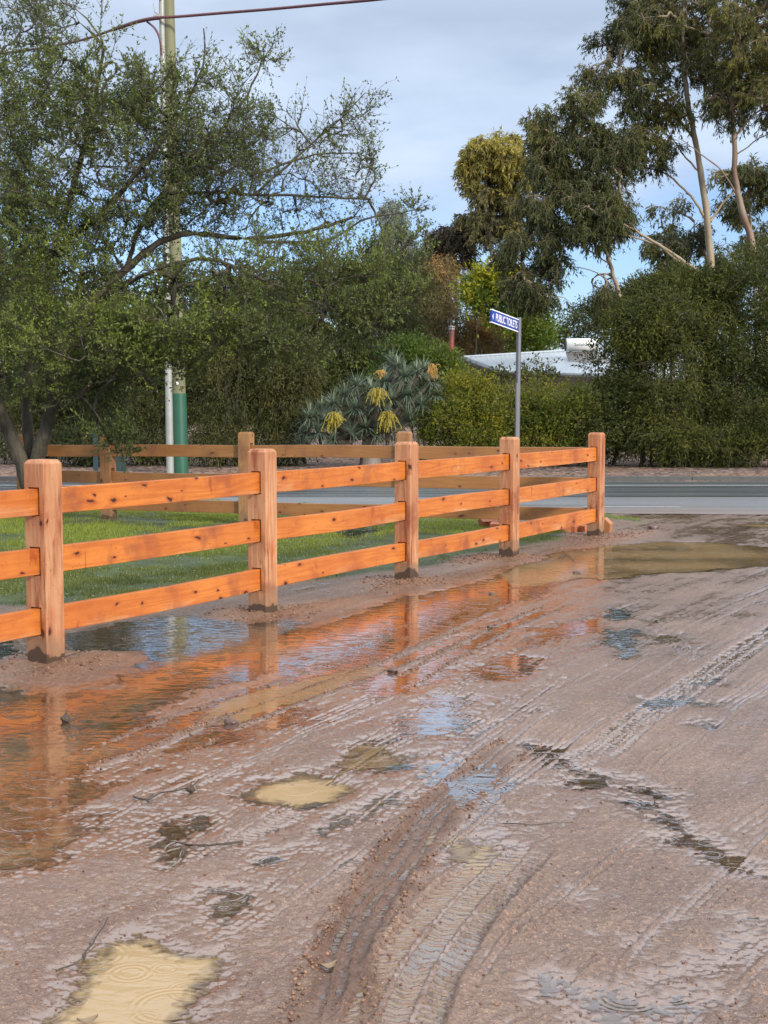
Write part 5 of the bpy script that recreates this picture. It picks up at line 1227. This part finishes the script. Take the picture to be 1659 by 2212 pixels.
BL_ = ['leftmost red brick of the pile at the corner post, under the lowest rail', 'second brick from the left end of the pile at the corner post', 'brick lying third from the left in the pile at the corner post',
       'brick lying fourth from the left in the pile at the corner post', 'brick set end-on in the middle of the pile at the corner post', 'bottom brick under the middle topmost brick of the pile', 'middle topmost brick resting on the pile at the corner post',
       'brick turned crosswise just left of the corner post pile end', 'bottom brick at the right side of the pile beside the corner post', 'tilted brick on top of the right side of the pile', 'last brick of the pile, partly behind the corner post', 'topmost crosswise brick on the left half of the pile', 'single red brick lying behind the pile, nearer the road']
for k, (x, y, z, a, tl_) in enumerate(spots):
    o = B0 if k == 0 else B0.copy()
    if k: COL.objects.link(o)
    g = G(x, y); hz = terrain(np.array([g[0]]), np.array([g[1]]))[0][0]
    o.location = (g[0], g[1], max(hz, 0) + .036 + z + abs(tl_) * .08); o.rotation_euler = (tl_, 0, a)
    if k < 3: tag(o, blab[k], 'brick', 'loose bricks behind the fence')
    else: tag(o, BL_[k - 3], 'brick', 'bricks piled near the corner post')
    if k < 3: o['group'] = 'loose bricks behind the fence'
# leaning offcut beside the corner post
g = G(1309, 1152)
m = MB(); V = np.array([[-.05, -.05, 0], [.06, -.05, 0], [.06, .05, 0], [-.05, .05, 0], [-.04, -.05, .14], [.0, -.05, .19], [.0, .05, .19], [-.04, .05, .14], [.07, -.05, .12], [.07, .05, .12]])
m.add(V, [[0, 1, 2, 3], [0, 3, 7, 4], [4, 7, 6, 5], [5, 6, 9, 8], [1, 8, 9, 2], [0, 4, 5, 1], [1, 5, 8, 8], [3, 2, 6, 7], [2, 9, 6, 6]])
M_off = plain('cut_timber', (.40, .17, .07), .6)
me_f = [[0, 3, 2, 1], [0, 4, 7, 3], [4, 5, 6, 7], [5, 8, 9, 6], [1, 2, 9, 8]]
m = MB(); m.add(V, me_f); m.add(V[[0, 1, 8, 5, 4, 4]][[0, 1, 2, 4]], [[0, 1, 2, 3]]); m.add(V[[8, 5, 4]][[0, 1, 2, 2]], [[0, 1, 2, 3]]) if False else None
m = MB(); ring = np.array([[-.05, 0], [.06, 0], [.075, .12], [.0, .19], [-.04, .14]])
Vf = np.vstack([np.column_stack([ring[:, 0], np.full(5, -.05), ring[:, 1]]), np.column_stack([ring[:, 0], np.full(5, .05), ring[:, 1]]), [[.01, -.05, .09]], [[.01, .05, .09]]])
ff_ = []
for i in range(5):
    j = (i + 1) % 5; ff_.append([i, j, j + 5, i + 5])
for i in range(0, 4, 2): ff_.append([i, i + 1, i + 2, 10]); ff_.append([i + 5, 11, i + 7, i + 6])
ff_.append([4, 0, 0 + 0, 10][:2] + [0, 10]) if False else None
tri_mesh = bpy.data.meshes.new('timber_offcut')
fa = [[i, (i + 1) % 5, (i + 1) % 5 + 5, i + 5] for i in range(5)] + [[4, 3, 2, 1, 0], [5, 6, 7, 8, 9]]
tri_mesh.from_pydata([tuple(v) for v in Vf[:10]], [], fa); tri_mesh.materials.append(M_off)
oc = bpy.data.objects.new('timber_offcut', tri_mesh); COL.objects.link(oc); oc.location = (g[0], g[1], .0); oc.rotation_euler = (.1, 0, -.5); bevel(oc, .006)
tag(oc, 'pointed timber offcut standing against the right side of the corner post', 'offcut')

# rocks / clods
def lump(rr, n=2, seed=0, flat=.6):
    import bmesh
    bm = bmesh.new(); bmesh.ops.create_icosphere(bm, subdivisions=n, radius=1)
    V = np.array([v.co[:] for v in bm.verts]); F = np.array([[v.index for v in f.verts] for f in bm.faces]); bm.free()
    s = 1 + .28 * vnoise(V[:, 0] * 1.7 + seed, V[:, 1] * 1.7 + V[:, 2] * 2.1, seed) + .12 * vnoise(V[:, 0] * 4 + seed, V[:, 2] * 4, seed + 5)
    V = V * s[:, None] * rr * np.array([1, .8, flat]); return V, F
M_rock = plain('wet_dark_rock', (.13, .075, .06), .35, 0, 20, .4, .5)
for (x, y, rr, sd, lab) in ((1412, 1144, .075, 1, 'dark rock on the mud just right of the grass tuft'), (1245, 1238, .035, 2, 'small dark stone standing in the shallow water below the corner post'), (1062, 1283, .024, 3, 'small dark stone in the orange reflection nearest the fence'),
                            (1058, 1357, .024, 4, 'small dark clod on the mud below the third fence post'), (848, 1452, .03, 6, 'brown clod beside the tyre rut at the middle of the track'), (497, 1562, .032, 7, 'brown clod beside the near end of the puddled rut')):
    g = G(x, y); hz = max(terrain(np.array([g[0]]), np.array([g[1]]))[0][0], -.005)
    V, F = lump(rr, 3, sd); o = mesh_np('rock', V, F, M_rock, None, None, True); o.location = (g[0], g[1], hz + rr * .3); tag(o, lab, 'stone', 'single stones on the track')
# loose soil clods and gravel (uncountable)
r = np.random.default_rng(33); LV, LF = lump(1.0, 1, 9, .7); vs_, fs_ = [], []
pts = []
for i, p in enumerate(FP + BP[1:4]):
    n_ = 420 if i < 6 else 140; a = r.uniform(0, 2 * math.pi, n_); q = r.random(n_) ** .7 * .42
    pts.append(np.column_stack([p[0] + np.cos(a) * q, p[1] + np.sin(a) * q, .003 + .010 * r.random(n_) ** 3]))
for cx, cy, L_, w_, n_ in ((p1[0] + .3, p1[1] + .05, .5, .14, 500), (p2[0] + .35, p2[1] + .25, .6, .16, 700), (FP[4][0] - .25, FP[4][1] - .1, .5, .2, 600), (FP[5][0] + .2, FP[5][1] - .1, 1.0, .3, 700), (FP[3][0] - .1, FP[3][1] - .3, .4, .15, 300)):
    u = r.normal(0, L_ * .6, n_); v = r.normal(0, w_ * .6, n_)
    pts.append(np.column_stack([cx + u * dF[0] + v * dF[1], cy + u * dF[1] - v * dF[0], .003 + .011 * r.random(n_) ** 3]))
n_ = 9000; yy = 3.3 + r.random(n_) ** 1.5 * 12; pts.append(np.column_stack([r.uniform(-1, 1, n_) * .3 * yy, yy, .0014 + .0040 * r.random(n_) ** 6]))
for q, hw, kd, dep_, lo, hi, lv_, tm_ in _trk:
    if kd not in ('rut', 'chev'): continue
    n_ = 900; k = r.integers(0, len(q) - 1, n_); f = r.random(n_)[:, None]; c = q[k] * (1 - f) + q[k + 1] * f; e = q[k + 1] - q[k]; e /= np.linalg.norm(e, axis=1)[:, None]
    s = np.where(r.random(n_) < .6, 1, -1) * hw * r.normal(1.3, .22, n_); c = c + np.column_stack([-e[:, 1], e[:, 0]]) * s[:, None]
    pts.append(np.column_stack([c, .0025 + .006 * r.random(n_) ** 2.5]))
pts = np.vstack(pts); gh = terrain(pts[:, 0], pts[:, 1])[0]
keep = (gh > -.003) ; pts = pts[keep]; gh = gh[keep]
an = r.uniform(0, 6.28, len(pts)); ca, sa = np.cos(an), np.sin(an)
sz = pts[:, 2][:, None]
VX = LV[None, :, 0] * ca[:, None] - LV[None, :, 1] * sa[:, None]; VY = LV[None, :, 0] * sa[:, None] + LV[None, :, 1] * ca[:, None]
VZ = np.repeat(LV[None, :, 2], len(pts), 0)
V = np.stack([pts[:, 0][:, None] + VX * sz, pts[:, 1][:, None] + VY * sz, gh[:, None] + VZ * sz + sz * .3], -1).reshape(-1, 3)
F = (np.arange(len(pts))[:, None, None] * len(LV) + LF[None]).reshape(-1, 3)
t = NT('soil_clods'); cv = t.attr('cv')
t.bsdf(t.mix(cv, c4(.10, .042, .022), c4(.31, .165, .095)), .45, None, 0, .5)
gv = mesh_np('loose_gravel', V, F, t.m, None, {'cv': ('FACE', np.repeat(r.random(len(pts)) ** 1.5, len(LF)))}, True)
tag(gv, 'loose soil clods and gravel scattered over the mud and round the posts', 'gravel', kind='stuff')

# twigs and gum nuts
M_twig = bark_mat('wet_twig', (.035, .022, .016), (.10, .07, .05), (20, 20, 20), .5, .5)
M_twigp = bark_mat('pale_twig', (.16, .13, .10), (.30, .26, .22), (20, 20, 20), .5, .5)
def gz_(x, y):
    g = G(x, y); g[2] = max(terrain(np.array([g[0]]), np.array([g[1]]))[0][0], 0) + .006; return g
def twig(name, label, strokes, rad, mat, cat='twig', extra=None):
    o0 = gz_(*strokes[0][0]); mb = MB()
    for s_ in strokes:
        P = np.array([gz_(*p) for p in s_]); P[1:-1, 2] += .008; P = densify(P, 4); P += np.random.default_rng(3).normal(0, .0012, P.shape)
        mb.tube(P - o0, np.linspace(rad, rad * .4, len(P)), 6)
    o = mb.build(name, mat, None, smooth=True); o.location = tuple(o0); tag(o, label, cat, 'twigs dropped on the mud'); return o
twig('twig', 'dark forked twig with a gum nut near its tip, left of centre on the mud', [[(288, 1727), (318, 1736), (345, 1724), (385, 1716), (415, 1708), (432, 1690)], [(318, 1736), (330, 1722)]], .0045, M_twig)
twig('twig', 'thin bare twig lying just left of the forked one', [[(168, 1776), (195, 1770), (225, 1768), (258, 1753)]], .003, M_twig)
twig('twig', 'dark many-branched twig lying in the small brown puddle', [[(523, 1824), (480, 1833), (440, 1835), (405, 1834), (355, 1818)], [(402, 1836), (390, 1860), (372, 1880)], [(398, 1828), (430, 1836), (445, 1838)]], .0045, M_twig)
twig('twig', 'pale stripped sprigs lying across the branched twig', [[(355, 1836), (380, 1826), (400, 1834)], [(362, 1842), (390, 1834)], [(392, 1842), (385, 1870), (360, 1882)], [(330, 1878), (375, 1882)]], .003, M_twigp)
twig('twig', 'long faint dark twig left of the yellow puddle', [[(178, 2072), (205, 2040), (230, 2010), (233, 1992)], [(120, 2105), (165, 2090), (178, 2072)]], .0028, M_twig)
twig('twig', 'short dark twig leaning beside the nearest fence post foot', [[(110, 1438), (150, 1428), (190, 1415), (222, 1398)]], .003, M_twig)
twig('twig', 'curved thin twig by the tread marks right of centre', [[(1085, 1785), (1120, 1792), (1155, 1794), (1190, 1790), (1240, 1786)]], .0024, M_twig)
twig('twig', 'short dark twig at the edge of the puddle under the corner post', [[(1205, 1207), (1222, 1200), (1240, 1212)], [(1222, 1200), (1212, 1212)]], .005, M_twig)
twig('twig', 'tiny black stick alone on bare mud at the right', [[(1412, 1732), (1422, 1742)]], .0035, M_twig)
for x, y, rr, lab in ((142, 1560, .022, 'round gum nut sitting in the shallow orange-tinted water at the left'), (412, 1714, .016, 'gum nut beside the tip of the forked twig')):
    g = gz_(x, y); V, F = lump(rr, 3, 11, .95); V = V * .96
    ro = empty('gum_nut', (g[0], g[1], g[2] + rr * .6)); tag(ro, lab, 'gum nut', 'gum nuts on the mud')
    mesh_np('nut', V, F, M_twig, ro, None, True)
    m_ = MB(); m_.tube([(0, 0, rr * .8), (.003, 0, rr * 1.3), (.006, .002, rr * 1.8)], [rr * .22, rr * .12, rr * .09], 6); m_.build('stalk', M_twig, ro)
# fallen leaves
M_dl = plain('dead_leaf', (.22, .15, .08), .5)
for x, y, lab in ((708, 2095, 'curled brown leaf on the mud right of the yellow puddle'), (188, 2215, 'crumpled dark leaf at the left of the yellow puddle')):
    g = gz_(x, y); m_ = MB(); a = np.linspace(-1, 1, 7)
    V = []
    for s_ in a: V += [[s_ * .028, -.013 * (1 - s_ * s_), .004 + .012 * s_ * s_], [s_ * .028, 0, .001 + .012 * s_ * s_], [s_ * .028, .013 * (1 - s_ * s_), .007 + .012 * s_ * s_]]
    m_.add(np.array(V), [[i * 3 + k, i * 3 + 3 + k, i * 3 + 4 + k, i * 3 + 1 + k] for i in range(6) for k in range(2)])
    o = m_.build('fallen_leaf', M_dl, None, True); o.location = tuple(g); o.rotation_euler = (0, .1, .6); tag(o, lab, 'leaf')
# teal marker stakes on the verge
M_teal = plain('teal_plastic', (.02, .045, .05), .6)
for x, ytop, Yd, lab in ((207, 943, 28.6, 'taller teal marker post on the verge behind the left far-fence post'), (257, 980, 28.2, 'short teal stake on the verge just right of the left far-fence post'), (266, 984, 28.4, 'second short teal stake, nearer the power pole')):
    b = W(x, 1010, Yd); zt_ = W(x, ytop, Yd)[2]; m_ = MB(); m_.box((0, 0, zt_ / 2), (.10, .07, zt_)); m_.box((0, 0, zt_ + .012), (.12, .09, .024))
    o = m_.build('marker_post', M_teal); o.location = (b[0], Yd, .05); bevel(o, .008); tag(o, lab, 'marker post', 'teal marker posts')

# ------------------------------------------------------------------ grass
t = NT('grass_blades'); c = t.attr('clump'); v = t.attr('leafv')
col = t.mix(c, c4(.095, .12, .018), c4(.30, .37, .030)); col = t.mix(t.math('MULTIPLY', v, .5), col, c4(.22, .22, .06))
p = t.bsdf(col, .45, None, 0, .4, out=False); tr = t.n('ShaderNodeBsdfTranslucent'); t.l(col, tr.inputs[0]); ms = t.n('ShaderNodeMixShader'); ms.inputs[0].default_value = .35
t.l(p.outputs[0], ms.inputs[1]); t.l(tr.outputs[0], ms.inputs[2]); t.l(ms.outputs[0], t.out.inputs[0])
r = np.random.default_rng(44); n = 420000
yy = r.uniform(9.0, 24, n); xx = r.uniform(-.33, .28, n) * yy
_, g_, _, _, _, _ = terrain(xx, yy); hz = _ if False else terrain(xx, yy)[0]
patch = .5 + .5 * fbm(xx * .9, yy * .9, 66, 4)
m = (r.random(n) < g_ * sstep(.30, .66, patch + .25 * fbm(xx * 5, yy * 5, 67, 3)) * 1.1) & (hz > -.002)
xx, yy, hz, patch, g2 = xx[m], yy[m], hz[m], patch[m], g_[m]; n = len(xx)
P = np.column_stack([xx, yy, hz - .003]); an = r.uniform(0, 6.28, n); le = r.uniform(.1, .9, n)
Hh = r.uniform(.018, .045, n) * (.7 + .7 * patch) * (.5 + .5 * g2)
tipd = np.column_stack([np.cos(an) * le, np.sin(an) * le, np.ones(n)]) * Hh[:, None]
sd = np.column_stack([-np.sin(an), np.cos(an), np.zeros(n)]) * (.0022 + .0011 * r.random(n))[:, None]
V = np.stack([P - sd, P + sd, P + tipd * .6 + sd * .6 + [0, 0, .004], P + tipd], 1).reshape(-1, 3)
tint = np.clip(.02 + .7 * sstep(11.5, 17, yy) + .5 * (patch - .5) + r.normal(0, .1, n), 0, 1)
go = mesh_np('lawn_grass', V, np.arange(n * 4).reshape(-1, 4), t.m, None, {'clump': ('FACE', tint), 'leafv': ('FACE', r.random(n))})
tag(go, 'short green lawn between the two fences', 'grass', kind='stuff')
print('grass', n)
n = 700; yy = r.uniform(9.3, 15, n); xx = r.uniform(-.3, .12, n) * yy; hz, g_ = terrain(xx, yy)[:2]; m = (g_ > .7); xx, yy, hz = xx[m], yy[m], hz[m]; n = len(xx)
q = np.array([[-1, -1, 0], [1, -1, .2], [1, 1, 0], [-1, 1, .3]]) * .0055
V = (np.column_stack([xx, yy, hz + .028])[:, None] + q[None]).reshape(-1, 3)
fo = mesh_np('clover_flowers', V, np.arange(n * 4).reshape(-1, 4), plain('clover_white', (.55, .52, .30), .6)); tag(fo, 'tiny pale clover flowers dotting the lawn behind the front fence', 'flowers', kind='stuff')
print('verts ground', len(Vg))
